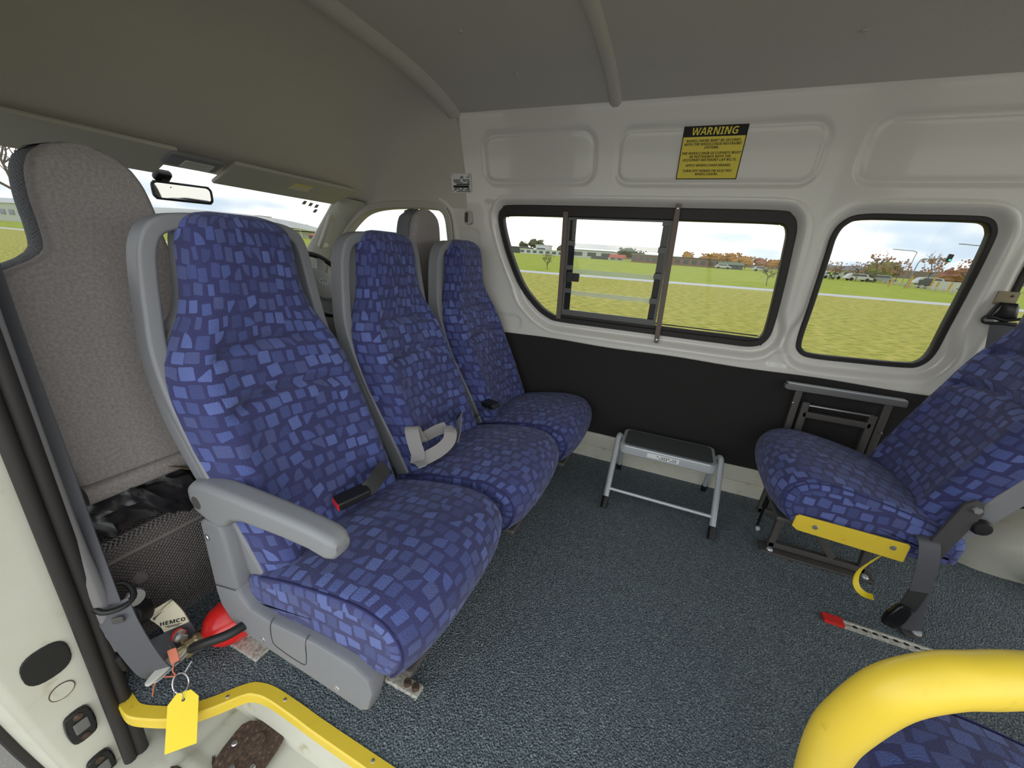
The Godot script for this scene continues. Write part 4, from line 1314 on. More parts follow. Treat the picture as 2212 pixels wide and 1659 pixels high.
	var mf := rot(-2.11, 1.308, -1.165, 4, 62, 0)
	part("case", prism(cr(rrect(0.212, 0.076, 0.022, 3), 2, true), 0.03, 0.009), M.black, m, mf)
	part("glass", prism(rrect(0.192, 0.058, 0.016, 4), 0.002), M.mirror, m, mf * at(0, 0, 0.0155))
	part("stem", tube(cr(pts([-2.12, 1.32, -1.13, -2.14, 1.35, -1.115, -2.13, 1.372, -1.11]), 4), 0.012, 10), M.black, m)
	part("mount", rbox(0.05, 0.03, 0.06, 0.01), M.black, m, rot(-2.135, 1.368, -1.11, 0, 0, 35))
	# grab handle on the pillar
	var g = thing("pillar_handle", Vector3(-2.08, 1.2, -1.98), "pale grey grab handle on the driver's windscreen pillar", "handle")
	part("grip", tube(cr(pts([-2.10, 1.285, -1.99, -2.06, 1.29, -1.93, -2.055, 1.25, -1.905, -2.09, 1.19, -1.905, -2.14, 1.125, -1.915, -2.17, 1.115, -1.94, -2.21, 1.12, -2.02]), 5), 0.016, 12), M.liner_plain, g)
	# steering wheel
	var w = thing("steering_wheel", Vector3(-1.95, 0.9, -1.72), "steering wheel with dark rim and pale airbag pad", "steering wheel")
	var wb := Transform3D(Basis(Vector3(0, 0, 1), deg_to_rad(-58)) * Basis(), Vector3(-1.93, 0.905, -1.70))
	part("rim", sweep(ring(0.195, 48), circle(0.015, 10), Vector3.UP, null, true), M.black, w, wb)
	part("hub", lathe(pts2([0, 0.03, 0.06, 0.027, 0.095, 0.012, 0.105, -0.01, 0.09, -0.03, 0.0, -0.03]), 28), M.dash, w, wb)
	for a in [0.0, 180.0, 60.0, 120.0]: part("spoke", rbox(0.1, 0.02, 0.05, 0.008), M.dash, w, wb * Transform3D(Basis(Vector3.UP, deg_to_rad(a + 90)), Vector3.ZERO) * at(0.14, -0.006, 0))
	var em := wb * at(0, 0.031, 0)
	for a in [[0.027, 0.019, 0.0], [0.0085, 0.018, 0.0], [0.017, 0.008, 0.007]]:
		var el := PackedVector3Array()
		for i in 28: el.append(Vector3(-a[1] * sin(TAU * i / 28) + a[2] , 0, a[0] * cos(TAU * i / 28)))
		part("emblem", sweep(el, circle(0.0018, 6), Vector3.UP, null, true), M.alu, w, em)
	part("column", tube(pts([-1.95, 0.89, -1.70, -2.15, 0.77, -1.70]), 0.05, 14), M.black, w)

func pillar_belt():
	var t = thing("cab_seat_belt", Vector3(-1.1, 0.2, -0.28), "dark grey seat belt running down the door pillar to the floor", "seat belt")
	part("webbing", ribbon(cr(pts([-1.225, 1.3, -0.312, -1.215, 1.1, -0.308, -1.2, 0.9, -0.304, -1.175, 0.7, -0.30, -1.145, 0.5, -0.293, -1.115, 0.36, -0.287, -1.1, 0.3, -0.284]), 5), Vector3(0.72, 0.1, -0.7), 0.047, 0.003), M.belt, t)
	part("guide", sweep(cr(pts([-1.125, 0.318, -0.264, -1.09, 0.298, -0.268, -1.075, 0.292, -0.30, -1.085, 0.30, -0.325, -1.12, 0.318, -0.325, -1.135, 0.325, -0.29]), 4, true), circle(0.0065, 8), Vector3.UP, null, true), M.black, t)
	part("webbing", ribbon(cr(pts([-1.1, 0.296, -0.288, -1.075, 0.25, -0.285, -1.055, 0.18, -0.29, -1.045, 0.10, -0.302, -1.05, 0.06, -0.318, -1.075, 0.045, -0.335, -1.105, 0.06, -0.345, -1.13, 0.1, -0.35]), 6), cr(pts([0.7, 0.1, -0.7, 0.7, 0.1, -0.7, 0.72, 0.2, -0.65, 0.72, 0.25, -0.6, 0.72, 0.2, -0.65, 0.7, 0.1, -0.7, 0.7, 0, -0.7, 0.7, 0, -0.7]), 6), 0.066, 0.003), M.belt, t)
	part("stop_button", rbox(0.022, 0.018, 0.006, 0.003), M.steel_dark, t, rot(-1.072, 0.268, -0.283, 0, 45, 0))
	part("retractor", lathe(pts2([0, 0.02, 0.03, 0.02, 0.034, 0.015, 0.034, -0.015, 0.03, -0.02, 0, -0.02]), 18), M.black, t, rot(-1.14, 0.2, -0.335, 70, 20, 0))
	part("retractor_cap", lathe(pts2([0, 0.004, 0.02, 0.004, 0.023, 0]), 18), M.metal, t, rot(-1.12, 0.262, -0.335, 0, 0, -80))
	part("retractor", rbox(0.05, 0.06, 0.05, 0.01), M.black, t, rot(-1.125, 0.12, -0.28, 10, 30, 0))
	var b = thing("belt_stalk", Vector3(-1.1, 0.1, -0.38), "short grey belt end with a cream HEMCO tag beside the extinguisher", "seat belt")
	part("webbing", ribbon(cr(pts([-1.14, 0.165, -0.375, -1.12, 0.175, -0.378, -1.10, 0.15, -0.385, -1.085, 0.09, -0.395, -1.08, 0.01, -0.40]), 5), Vector3(0.62, -0.1, -0.75), 0.05, 0.003), M.belt, b)
	var lab = ribbon(cr(pts([-1.142, 0.169, -0.373, -1.121, 0.1795, -0.376, -1.0985, 0.153, -0.383, -1.0915, 0.122, -0.387]), 5), Vector3(0.62, -0.1, -0.75), 0.056, 0.005)
	var lb = part("cloth_tag", lab, M.cream, b)
	var nx := Vector3(0.62, -0.1, -0.75).normalized()
	var up := (Vector3(-0.008, 0.033, 0.004)).normalized()
	up = (up - nx * nx.dot(up)).normalized()
	var xf := Transform3D(Basis(nx, up, nx.cross(up)), Vector3(-1.0925, 0.1445, -0.3815))
	words("HEMCO", 0.011, M.ink, lb, xf)
	for k in 2: part("print_line", rbox(0.034 - k * 0.01, 0.0014, 0.0005, 0.0002), M.steel_dark, lb, xf * at(0.001, -0.011 - k * 0.0035, 0.0))

func extinguisher():
	var t = thing("fire_extinguisher", Vector3(-0.98, 0, -0.5), "small red fire extinguisher lying under the armrest seat", "fire extinguisher")
	var ax := Transform3D(Basis(Vector3.RIGHT, deg_to_rad(90)) , Vector3(-1.03, 0.08, -0.447)) # y of the lathe -> +z
	ax.basis = Basis(Vector3.UP, deg_to_rad(-8)) * Basis(Vector3.RIGHT, deg_to_rad(86))
	var prof := [0.0, -0.33, 0.05, -0.33, 0.062, -0.32, 0.064, -0.30, 0.064, -0.045, 0.062, -0.02, 0.053, 0.005, 0.038, 0.022, 0.02, 0.032, 0.016, 0.036, 0.016, 0.046, 0.0, 0.046]
	part("cylinder", lathe(pts2(prof), 32), M.red, t, ax)
	part("label", lathe(pts2([0.0645, -0.2, 0.0648, -0.2, 0.0648, -0.085, 0.0645, -0.085]), 32), M.white, t, ax)
	var br = part("clamp_band", lathe(pts2([0.066, -0.075, 0.068, -0.075, 0.068, -0.055, 0.066, -0.055]), 32), M.alu, t, ax)
	part("bracket", rbox(0.16, 0.012, 0.2, 0.003), M.alu_worn, t, at(-0.985, 0.008, -0.56))
	part("clip", rbox(0.03, 0.03, 0.03, 0.008), M.shell, t, at(-1.0, 0.165, -0.53))
	var v = part("valve", lathe(pts2([0, 0.04, 0.02, 0.04, 0.022, 0.05, 0.017, 0.056, 0.017, 0.075, 0.012, 0.078, 0.012, 0.098, 0.0, 0.1]), 14), M.brass, t, ax)
	part("cross_piece", rbox(0.05, 0.018, 0.02, 0.004), M.brass, v, ax * at(0.0, 0.068, 0.0))
	part("outlet", tube(PackedVector3Array([ax * Vector3(-0.005, 0.068, 0.0), ax * Vector3(-0.005, 0.068, 0.034)]), 0.009, 10), M.brass, v)
	var gp := ax * Transform3D(Basis(Vector3(0, 0, 1), deg_to_rad(75)), Vector3(-0.018, 0.072, -0.025))
	part("gauge", lathe(pts2([0, 0.02, 0.012, 0.022, 0.016, 0.02, 0.016, 0.004, 0.008, 0.0, 0.008, -0.008, 0, -0.008]), 20), M.metal, v, gp)
	part("gauge_edge", lathe(pts2([0.0162, 0.014, 0.0168, 0.014, 0.0168, 0.02, 0.0162, 0.02]), 20), M.red, v, gp)
	# squeeze levers
	part("lever", prism(cr(pts2([-0.012, 0, 0.012, 0, 0.013, 0.04, 0.012, 0.07, 0.008, 0.09, -0.004, 0.092, -0.011, 0.07, -0.013, 0.04]), 3, true), 0.008, 0.002), M.clear_plastic, t, ax * rot(0.0, 0.078, -0.004, 10, 0, -16))
	part("lever", prism(cr(pts2([-0.01, 0, 0.01, 0, 0.011, 0.04, 0.009, 0.075, -0.008, 0.075, -0.011, 0.04]), 3, true), 0.004, 0.001), M.alu, t, ax * rot(0.0, 0.078, 0.014, 4, 0, -16))
	part("carry_pin", tube(PackedVector3Array([ax * Vector3(-0.03, 0.098, -0.012), ax * Vector3(0.03, 0.098, 0.004)]), 0.0022, 6), M.metal, t)
	part("hose", tube(cr(pts([-1.025, 0.085, -0.38, -0.995, 0.115, -0.377, -0.95, 0.145, -0.387, -0.91, 0.16, -0.42, -0.9, 0.15, -0.5, -0.91, 0.1, -0.6]), 6), 0.012, 12), M.black, t)
	var rg = part("pull_ring", sweep(ring(0.0235, 28), circle(0.0022, 7), Vector3.UP, null, true), M.metal, t, rot(-0.982, 0.055, -0.325, 62, 12, 0))
	part("ring_shank", tube(pts([-0.985, 0.072, -0.338, -0.99, 0.085, -0.36]), 0.002, 6), M.metal, t)
	# plastic seal with its tail
	part("seal_tag", prism(cr(rrect(0.02, 0.036, 0.004, 2), 2, true), 0.003, 0.001), M.tag_orange, t, rot(-1.015, 0.118, -0.338, -20, 40, 12))
	part("seal_tail", tube(cr(pts([-1.012, 0.1, -0.335, -1.005, 0.085, -0.325, -1.0, 0.07, -0.325, -1.03, 0.065, -0.31, -1.05, 0.04, -0.3, -1.05, 0.01, -0.29]), 5), 0.0018, 6), M.tag_orange, t)
	# yellow inspection tag hanging over the step edge
	var g = thing("inspection_tag", Vector3(-0.93, 0.0, -0.3), "blank yellow inspection tag with clipped corners hanging from the extinguisher", "tag")
	var poly := pts2([-0.03, -0.062, 0.03, -0.062, 0.03, 0.036, 0.014, 0.055, -0.014, 0.055, -0.03, 0.036])
	part("card", prism(poly, 0.0012), M.yellow_tag, g, tag_frame())
	part("hole", lathe(pts2([0, 0.0004, 0.003, 0.0004, 0.0035, 0]), 10), M.ink, g, tag_frame() * at(0.0, 0.038, 0.001) * rot(0, 0, 0, 90, 0, 0))
	part("wire", tube(cr(PackedVector3Array([tag_frame() * Vector3(0, 0.038, 0.002), tag_frame() * Vector3(-0.004, 0.055, 0.004), Vector3(-0.978, 0.035, -0.305), Vector3(-0.982, 0.046, -0.31)]), 4), 0.0012, 6), M.metal, g)

func tag_frame() -> Transform3D: return rot(-0.915, 0.028, -0.288, -38, 52, -4)

# ------------------------------------------------------------------ notices and small fittings on the far wall
func notices():
	var a := atan2(zw(1.706) - zw(1.517), 0.189)
	var ctr := Vector3(0.019, 1.612, zw(1.612) + 0.0035)
	var xf := Transform3D(Basis(Vector3.RIGHT, a), ctr)
	var t = thing("warning_sign", ctr, "black and yellow wheelchair WARNING sticker above the sliding window", "sign")
	part("border", rbox(0.243, 0.198, 0.001, 0.0004), M.ink, t, xf)
	part("yellow_field", rbox(0.236, 0.156, 0.001, 0.0004), M.sign_yellow, t, xf * at(0, -0.0175, 0.0006))
	words("WARNING", 0.026, M.sign_yellow, t, xf * at(0, 0.0795, 0.001), 800, 0.12)
	var rows := [["WHEELCHAIRS MUST BE SECURED", 0.046], ["WITH THE WHEELCHAIR RESTRAINT", 0.0335], ["SYSTEMS.", 0.021], ["THE WHEELCHAIR OCCUPANTS MUST", 0.0005], ["BE RESTRAINED WITH THE", -0.012], ["OCCUPANT RESTRAINT LAP BELTS.", -0.0245], ["APPLY WHEELCHAIR BRAKES.", -0.045], ["TURN OFF POWER ON ELECTRIC", -0.066], ["WHEELCHAIRS.", -0.0785]]
	for r in rows: words(r[0], 0.0094, M.ink, t, xf * at(0, r[1], 0.0014), 800, 0.14)
	# build plate
	ctr = Vector3(-1.213, 1.5, zw(1.5) + 0.007)
	xf = Transform3D(Basis(Vector3.RIGHT, atan2(zw(1.55) - zw(1.45), 0.1)), ctr)
	t = thing("compliance_plate", ctr, "small white plate with rows of black print on the pillar", "plate")
	part("plate", rbox(0.122, 0.094, 0.0015, 0.0006), M.white, t, xf)
	var bars := [[0.008, 0.033, 0.016, 0.004], [0.006, 0.0265, 0.024, 0.004], [-0.025, 0.0165, 0.045, 0.004], [0.03, 0.0165, 0.045, 0.004], [-0.025, 0.0095, 0.045, 0.004], [0.024, 0.0095, 0.02, 0.004], [0.048, 0.0095, 0.014, 0.004], [-0.015, 0.0025, 0.054, 0.0035], [0.045, 0.0025, 0.016, 0.004], [0.012, -0.005, 0.084, 0.0065], [0.0, -0.0165, 0.1, 0.0125], [-0.03, -0.0275, 0.034, 0.004], [0.01, -0.0275, 0.018, 0.004], [0.042, -0.0275, 0.022, 0.004], [-0.04, -0.034, 0.016, 0.004], [-0.005, -0.034, 0.028, 0.004], [0.037, -0.034, 0.032, 0.004], [0.01, -0.041, 0.086, 0.0035]]
	for b in bars: part("print_line", rbox(b[2], b[3], 0.0008, 0.0003), M.ink, t, xf * at(b[0], b[1], 0.001))
	words("LV", 0.011, M.ink, t, xf * at(0.046, 0.03, 0.0012))
	for c in [[-0.054, 0.041], [0.054, 0.041], [-0.054, -0.041], [0.054, -0.041]]: part("rivet", lathe(pts2([0, 0.002, 0.002, 0.0015, 0.003, 0]), 8), M.steel_dark, t, xf * at(c[0], c[1], 0.0008) * rot(0, 0, 0, 90, 0, 0))
	# hook slot in the pillar
	t = thing("hook_slot", Vector3(-1.184, 1.33, zw(1.33)), "small grey plastic slot in the white pillar", "slot")
	part("surround", prism(cr(rrect(0.05, 0.07, 0.018, 3), 2, true), 0.012, 0.004), M.liner_plain, t, at(-1.184, 1.329, zw(1.33) - 0.002))
	part("recess", prism(cr(rrect(0.02, 0.056, 0.009, 3), 2, true), 0.004, 0.001), M.steel_dark, t, at(-1.193, 1.33, zw(1.33) + 0.0045))
	# rear seat belt on the far pillar
	t = thing("wall_seat_belt", Vector3(1.16, 1.0, zw(1.05) + 0.02), "black seat belt hanging from a pillar guide behind the single seat", "seat belt")
	part("mounting_plate", rbox(0.062, 0.05, 0.006, 0.002), mat(c8(146, 134, 108), 0.5, 0.3), t, at(1.16, 1.116, zw(1.116) + 0.008))
	part("plate_bolt", lathe(pts2([0, 0.004, 0.004, 0.003, 0.005, 0]), 8), M.steel_dark, t, rot(1.172, 1.125, zw(1.12) + 0.012, 90, 0, 0))
	var R := []
	for q in [[1.1, 0.05, 0.012], [1.09, 0.062, 0.03], [1.065, 0.074, 0.036], [1.045, 0.084, 0.03], [1.035, 0.09, 0.016]]:
		var r := PackedVector3Array()
		for c in rrect(q[1], q[2], q[2] * 0.45, 3): r.append(Vector3(1.165 + c.x, q[0], zw(q[0]) + 0.024 + c.y))
		R.append(r)
	part("guide_cover", loft(R), M.black_gloss, t)
	part("guide_loop", sweep(cr(pts([1.12, 1.045, -2.1, 1.11, 1.03, -2.1, 1.125, 1.02, -2.1, 1.17, 1.024, -2.098, 1.215, 1.02, -2.1, 1.23, 1.032, -2.1, 1.215, 1.045, -2.1, 1.17, 1.035, -2.1]), 4, true), circle(0.006, 8), Vector3(0, 0, 1), null, true), M.black, t)
	part("webbing", ribbon(cr(pts([1.172, 1.028, -2.104, 1.178, 0.97, -2.095, 1.185, 0.88, -2.08, 1.19, 0.7, -2.07, 1.19, 0.3, -2.08]), 5), Vector3(1, 0, 0.1), 0.07, 0.003), M.belt, t)

# ------------------------------------------------------------------ outside
func gy(z) -> float: return -0.65 - 0.0125 * z

func plain_mesh(called, poly, m, lift, n = 1):
	var s := Soup.new()
	var tri := Geometry2D.triangulate_polygon(poly)
	for v in poly:
		s.V.append(Vector3(v.x, gy(v.y) + lift, v.y))
		s.T.append(v)
	for i in tri: s.I.append(i)
	var o = part(called, done(s, 80), m, self)
	return o

func blob(r: Vector3, sd, amp := 0.3, nu := 14, nv := 9):
	var n := FastNoiseLite.new()
	n.seed = sd
	n.frequency = 1.1
	var R := []
	for j in nv + 1:
		var v := -PI / 2 + PI * j / nv
		var q := PackedVector3Array()
		for i in nu:
			var u := TAU * i / nu
			var d := Vector3(cos(v) * cos(u), sin(v), cos(v) * sin(u))
			q.append(d * r * (1.0 + amp * n.get_noise_3d(d.x * 1.6, d.y * 1.6, d.z * 1.6) * 2.0 + rng.randf_range(-0.07, 0.07)))
		R.append(q)
	return R

func crowned_tree(called, label, x, z, h, w, m, group, sd, bush := false):
	var t = thing(called, Vector3(x, gy(z), z), label, "tree", group)
	var y := gy(z)
	part("trunk", tube(pts([x, y, z, x + 0.05, y + h * 0.5, z]), 0.04 * h * 0.6, 6), M.bark, t)
	var s := Soup.new()
	for k in 5:
		var o := Vector3(rng.randf_range(-0.3, 0.3) * w, h * rng.randf_range(0.45, 0.74) if not bush else h * rng.randf_range(0.3, 0.6), rng.randf_range(-0.3, 0.3) * w)
		put(s, blob(Vector3(w * 0.32, h * 0.24, w * 0.32) * rng.randf_range(0.8, 1.2), sd + k, 0.35, 12, 8), at(x + o.x, y + o.y, z + o.z))
	for k in 60: # loose leaf sprays that break the outline
		var a := rng.randf() * TAU
		var o := Vector3(cos(a) * w * 0.48, h * rng.randf_range(0.4, 0.98), sin(a) * w * 0.48) * Vector3(rng.randf_range(0.4, 1.0), 1, rng.randf_range(0.4, 1))
		put(s, blob(Vector3.ONE * w * 0.05, sd + k, 0.4, 5, 4), at(x + o.x, y + o.y, z + o.z))
	part("crown", done(s, 20), m, t)

func branch(s: Soup, p: Vector3, d: Vector3, l: float, r: float, depth: int):
	var q := p + d * l
	loft_into(s, sweep_rings(PackedVector3Array([p, (p + q) / 2 + Vector3(rng.randf_range(-1, 1), rng.randf_range(-1, 1), rng.randf_range(-1, 1)) * l * 0.06, q]), circle(r, 4), Vector3(0.3, 0.2, 0.9), [1.0, 0.85, 0.7]), 0)
	if depth == 0: return
	for k in 3 + (1 if depth > 1 else 0):
		var nd := (d + Vector3(rng.randf_range(-1, 1), rng.randf_range(-0.35, 0.55), rng.randf_range(-1, 1)) * 0.95).normalized()
		branch(s, p.lerp(q, rng.randf_range(0.35, 1.0)), nd, l * rng.randf_range(0.5, 0.72), r * 0.6, depth - 1)

func bare_tree(label, x, z, h, leaves, group):
	var t = thing("bare_tree", Vector3(x, gy(z), z), label, "tree", group)
	var s := Soup.new()
	branch(s, Vector3(x, gy(z), z), Vector3(rng.randf_range(-0.06, 0.06), 1, 0).normalized(), h * 0.5, 0.016 * h + 0.012, 3)
	part("branches", done(s, 60), M.bark, t)
	if leaves:
		s = Soup.new()
		for k in 70:
			var a := rng.randf() * TAU
			var rr: float = sqrt(rng.randf()) * h * 0.34
			put(s, blob(Vector3.ONE * h * rng.randf_range(0.015, 0.035), k, 0.3, 5, 4), at(x + cos(a) * rr, gy(z) + h * rng.randf_range(0.38, 0.85), z + sin(a) * rr))
		part("leaves", done(s, 20), leaves, t)

func house(called, label, cat, xa, xb, z, h, m, roof, roof_h := 0.0, depth := 14.0, wins := 0, wm = null, group := ""):
	var y := gy(z) - 0.4
	var t = thing(called, Vector3((xa + xb) / 2, y, z), label, cat, group)
	part("wall", rbox(xb - xa, h + 0.4, depth, 0.05, 2), m, t, at((xa + xb) / 2, y + (h + 0.4) / 2, z - depth / 2))
	if roof_h > 0:
		var w: float = xb - xa + 0.8
		var s := Soup.new()
		prism_into(s, pts2([-depth / 2 - 0.6, 0, depth / 2 + 0.6, 0, 0.6, roof_h, -0.6, roof_h]), w, 0.0, Transform3D(Basis(Vector3.UP, PI / 2), Vector3((xa + xb) / 2, y + h + 0.4, z - depth / 2)))
		part("roof", done(s, 10), roof, t)
	elif roof:
		part("roof", rbox(xb - xa + 0.5, 0.35, depth + 0.5, 0.05, 2), roof, t, at((xa + xb) / 2, y + h + 0.5, z - depth / 2))
	for k in wins:
		var wx: float = lerpf(xa, xb, (k + 0.5) / wins)
		var f = part("window", rbox((xb - xa) / wins * 0.62, min(1.6, h * 0.5), 0.12, 0.03, 2), wm if wm else M.far_glass, t, at(wx, y + 0.4 + h * 0.52, z + 0.05))
	return t

func car(label, x, z, c: Color, turn, big := 1.0):
	var y := gy(z)
	var t = thing("parked_car", Vector3(x, y, z), label, "car", "vehicles on the far road")
	var xf := Transform3D(Basis(Vector3.UP, turn).scaled(Vector3.ONE * big), Vector3(x, y, z))
	part("body", prism(cr(pts2([-2.1, 0.35, 2.1, 0.35, 2.15, 0.75, 1.5, 0.9, 1.0, 1.4, -1.3, 1.42, -1.95, 0.95, -2.12, 0.7]), 3, true), 1.7, 0.08), mat(c, 0.35), t, xf)
	part("windows", prism(pts2([-1.55, 0.95, 1.2, 0.92, 0.88, 1.33, -1.2, 1.34]), 1.72, 0.02), M.far_glass, t, xf)
	for a in [[-1.3, 0.78], [1.3, 0.78], [-1.3, -0.78], [1.3, -0.78]]: part("wheel", lathe(pts2([0, -0.1, 0.3, -0.1, 0.33, -0.05, 0.33, 0.05, 0.3, 0.1, 0, 0.1]), 14), M.black, t, xf * rot(a[0], 0.33, a[1], 90, 0, 0))

const NTH := ["first", "second", "third", "fourth", "fifth", "sixth", "seventh", "eighth", "ninth", "tenth", "eleventh", "twelfth", "thirteenth", "fourteenth", "fifteenth"]
func outside():
	var tri := func(s): return {"uv1_triplanar": true, "uv1_world_triplanar": true, "uv1_scale": Vector3(s, s, s)}
	M.grass_far = mat(c8(188, 200, 40), 0.95, 0, tri.call(0.03))
	M.grass_far.albedo_texture = noise_tex(0.02, 512, false, 1, 51, ramp([0.2, c8(226, 236, 210), 0.6, Color.WHITE, 0.9, c8(244, 240, 214)]))
	M.grass_near = mat(Color.WHITE, 0.95, 0, {"uv1_triplanar": true, "uv1_world_triplanar": true, "uv1_scale": Vector3(0.045, 0.1, 0.14)})
	M.grass_near.albedo_texture = noise_tex(0.045, 1024, false, 1, 52, ramp([0.15, c8(128, 136, 38), 0.38, c8(182, 182, 58), 0.6, c8(214, 204, 84), 0.82, c8(234, 216, 124)]), FastNoiseLite.TYPE_SIMPLEX_SMOOTH, 5)
	M.path = mat(c8(236, 236, 236), 0.9)
	M.asphalt = mat(c8(168, 164, 156), 0.95, 0, tri.call(3.0))
	M.asphalt.albedo_texture = noise_tex(0.3, 256, false, 1, 53, ramp([0.2, c8(190, 190, 186), 0.9, Color.WHITE]))
	M.bark = mat(c8(118, 104, 92), 0.95)
	M.leaf_green = mat(c8(150, 146, 92), 0.95)
	M.leaf_autumn = mat(c8(200, 152, 82), 0.95)
	M.leaf_rust = mat(c8(188, 140, 114), 0.95)
	M.leaf_dark = mat(c8(112, 114, 80), 0.95)
	M.far_glass = mat(c8(96, 106, 112), 0.2)
	M.brickwork = mat(c8(152, 122, 104), 0.9)
	M.roof_grey = mat(c8(150, 150, 152), 0.8)
	M.house_cream = mat(c8(226, 220, 196), 0.85)
	M.wall_grey = mat(c8(212, 214, 208), 0.85)
	M.shed_dark = mat(c8(98, 100, 98), 0.85)
	M.roof_red = mat(c8(214, 120, 100), 0.8)
	M.roof_green = mat(c8(126, 144, 118), 0.8)
	M.hill = mat(c8(128, 118, 96), 1.0)
	M.pole = mat(c8(150, 152, 150), 0.5, 0.3)
	M.stone = mat(c8(206, 200, 184), 0.9)
	M.hedge = mat(c8(78, 84, 48), 0.95)
	M.orange_post = mat(c8(214, 166, 70), 0.7)
	# the ground: asphalt beside the bus, mown field, concrete path, playing field
	tag(plain_mesh("ground_asphalt", pts2([-60, 4, 60, 4, 60, -3.4, -60, -3.4]), M.asphalt, 0.0), "grey asphalt beside the bus", "asphalt", "", "structure")
	var pn := [[-260, -21.0], [-120, -24.5], [-65, -26.0], [-13.5, -31.3], [-9.8, -31.9], [6.0, -35.0], [18.0, -36.3], [60, -39.0], [160, -44.0]]
	var near := PackedVector2Array([Vector2(-260, -3.4)])
	var road := PackedVector2Array()
	var far := PackedVector2Array()
	for a in pn:
		near.append(Vector2(a[0], a[1]))
		road.append(Vector2(a[0], a[1]))
	near.append(Vector2(160, -3.4))
	for i in range(pn.size() - 1, -1, -1):
		road.append(Vector2(pn[i][0], pn[i][1] - 3.2))
		far.append(Vector2(pn[i][0], pn[i][1] - 3.2))
	far.append_array(PackedVector2Array([Vector2(-420, -21), Vector2(-420, -260), Vector2(260, -260), Vector2(260, -44)]))
	tag(plain_mesh("lawn", near, M.grass_near, 0.0), "yellowish mown grass between the bus and the path", "grass", "", "structure")
	tag(plain_mesh("footpath", road, M.path, 0.005), "pale concrete footpath across the field", "path", "", "structure")
	tag(plain_mesh("playing_field", far, M.grass_far, 0.0), "bright green playing field beyond the path", "grass", "", "structure")
	for a in [[-31, -71, -27, -65], [-22.0, -72, -14.5, -66], [-15.5, -60, -9, -56]]:
		var p := Vector2(a[0], a[1])
		var q := Vector2(a[2], a[3])
		var n := (q - p).orthogonal().normalized() * 0.09
		tag(plain_mesh("field_line", PackedVector2Array([p - n, q - n, q + n, p + n]), M.white, 0.02), "faint white line marked on the green field", "field line", "painted field lines")
	var hills := PackedVector2Array([Vector2(-700, -5)])
	for i in 60: hills.append(Vector2(-700 + i * 1500.0 / 59, 9.0 + 6.0 * smoothstep(0, 300, -700 + i * 25.4) + 2.2 * sin(i * 0.61) + 1.2 * sin(i * 1.37)))
	hills.append(Vector2(800, -5))
	tag(part("distant_hills", prism(hills, 40.0, 0.0, at(0, 0, -640)), M.hill, self), "low dry hills on the skyline", "hills", "", "structure")
	# young trees by the path
	bare_tree("slim young tree by the path seen through the left pane", -12.9, -39.8, 1.75, M.leaf_green, "young trees by the path")
	bare_tree("slim young tree by the path seen through the right pane", 7.6, -44.0, 1.9, M.leaf_green, "young trees by the path")
	bare_tree("thin staked sapling near the kerb posts", 20.6, -42.0, 2.3, null, "young trees by the path")
	# buildings along the field
	house("shed", "long dark shed at the left end of the field", "shed", -92, -77, -195, 2.9, M.shed_dark, M.roof_grey)
	house("clubhouse", "low white clubhouse with dark windows", "building", -76, -53, -187, 2.1, M.white, M.wall_grey, 0.0, 10, 7)
	house("clubhouse_tower", "taller white block of the clubhouse", "building", -72, -65, -198, 4.4, M.white, M.wall_grey, 0.0, 6, 1)
	house("warehouse", "wide pale grey warehouse behind the field", "building", -46, -28, -174, 3.1, M.wall_grey, M.roof_grey, 0.0, 14, 3, M.shed_dark)
	house("yard_fence", "dark fence in front of the pale warehouse", "fence", -35, -28.2, -164, 1.2, M.shed_dark, null, 0.0, 0.3)
	house("pavilion", "small building with a red roof", "building", -27.2, -22, -162, 1.0, M.wall_grey, M.roof_red, 1.3, 7, 2)
	house("brick_block", "long low brown brick building at the field edge", "building", -17.5, -6.5, -151, 2.6, M.brickwork, M.roof_grey, 0.0, 12, 5)
	house("brick_block", "brown brick building with a wide dark entrance", "building", -5.9, 9.8, -147, 2.5, M.brickwork, M.shed_dark, 0.0, 12, 6, M.shed_dark)
	house("school_hall", "low building with a pale green roof", "building", 10.7, 17.5, -146, 1.3, M.shed_dark, M.roof_green, 0.9, 8, 4)
	house("house", "cream house behind the parked vans", "house", 34, 38.5, -122, 1.9, M.house_cream, M.roof_grey, 1.1, 8, 2)
	house("house", "cream house with a dark hip roof", "house", 40.5, 44.5, -128, 2.0, M.house_cream, M.roof_grey, 1.2, 8, 2)
	house("house", "pale house at the right behind rust-red trees", "house", 51, 58, -110, 1.7, M.white, M.roof_grey, 1.3, 8, 3)
	house("house", "white gabled house at the left edge of the rear window", "house", 26, 29.3, -124, 3.2, M.white, M.roof_grey, 1.0, 8, 2)
	house("board_fence", "black fence panels behind the kerb posts", "fence", 33.9, 37.2, -81, 1.25, M.shed_dark, null, 0.0, 0.2)
	house("board_fence", "pale grey fence panels at the right of the road", "fence", 33.6, 41, -76.5, 1.25, M.wall_grey, null, 0.0, 0.2)
	var nth := {}
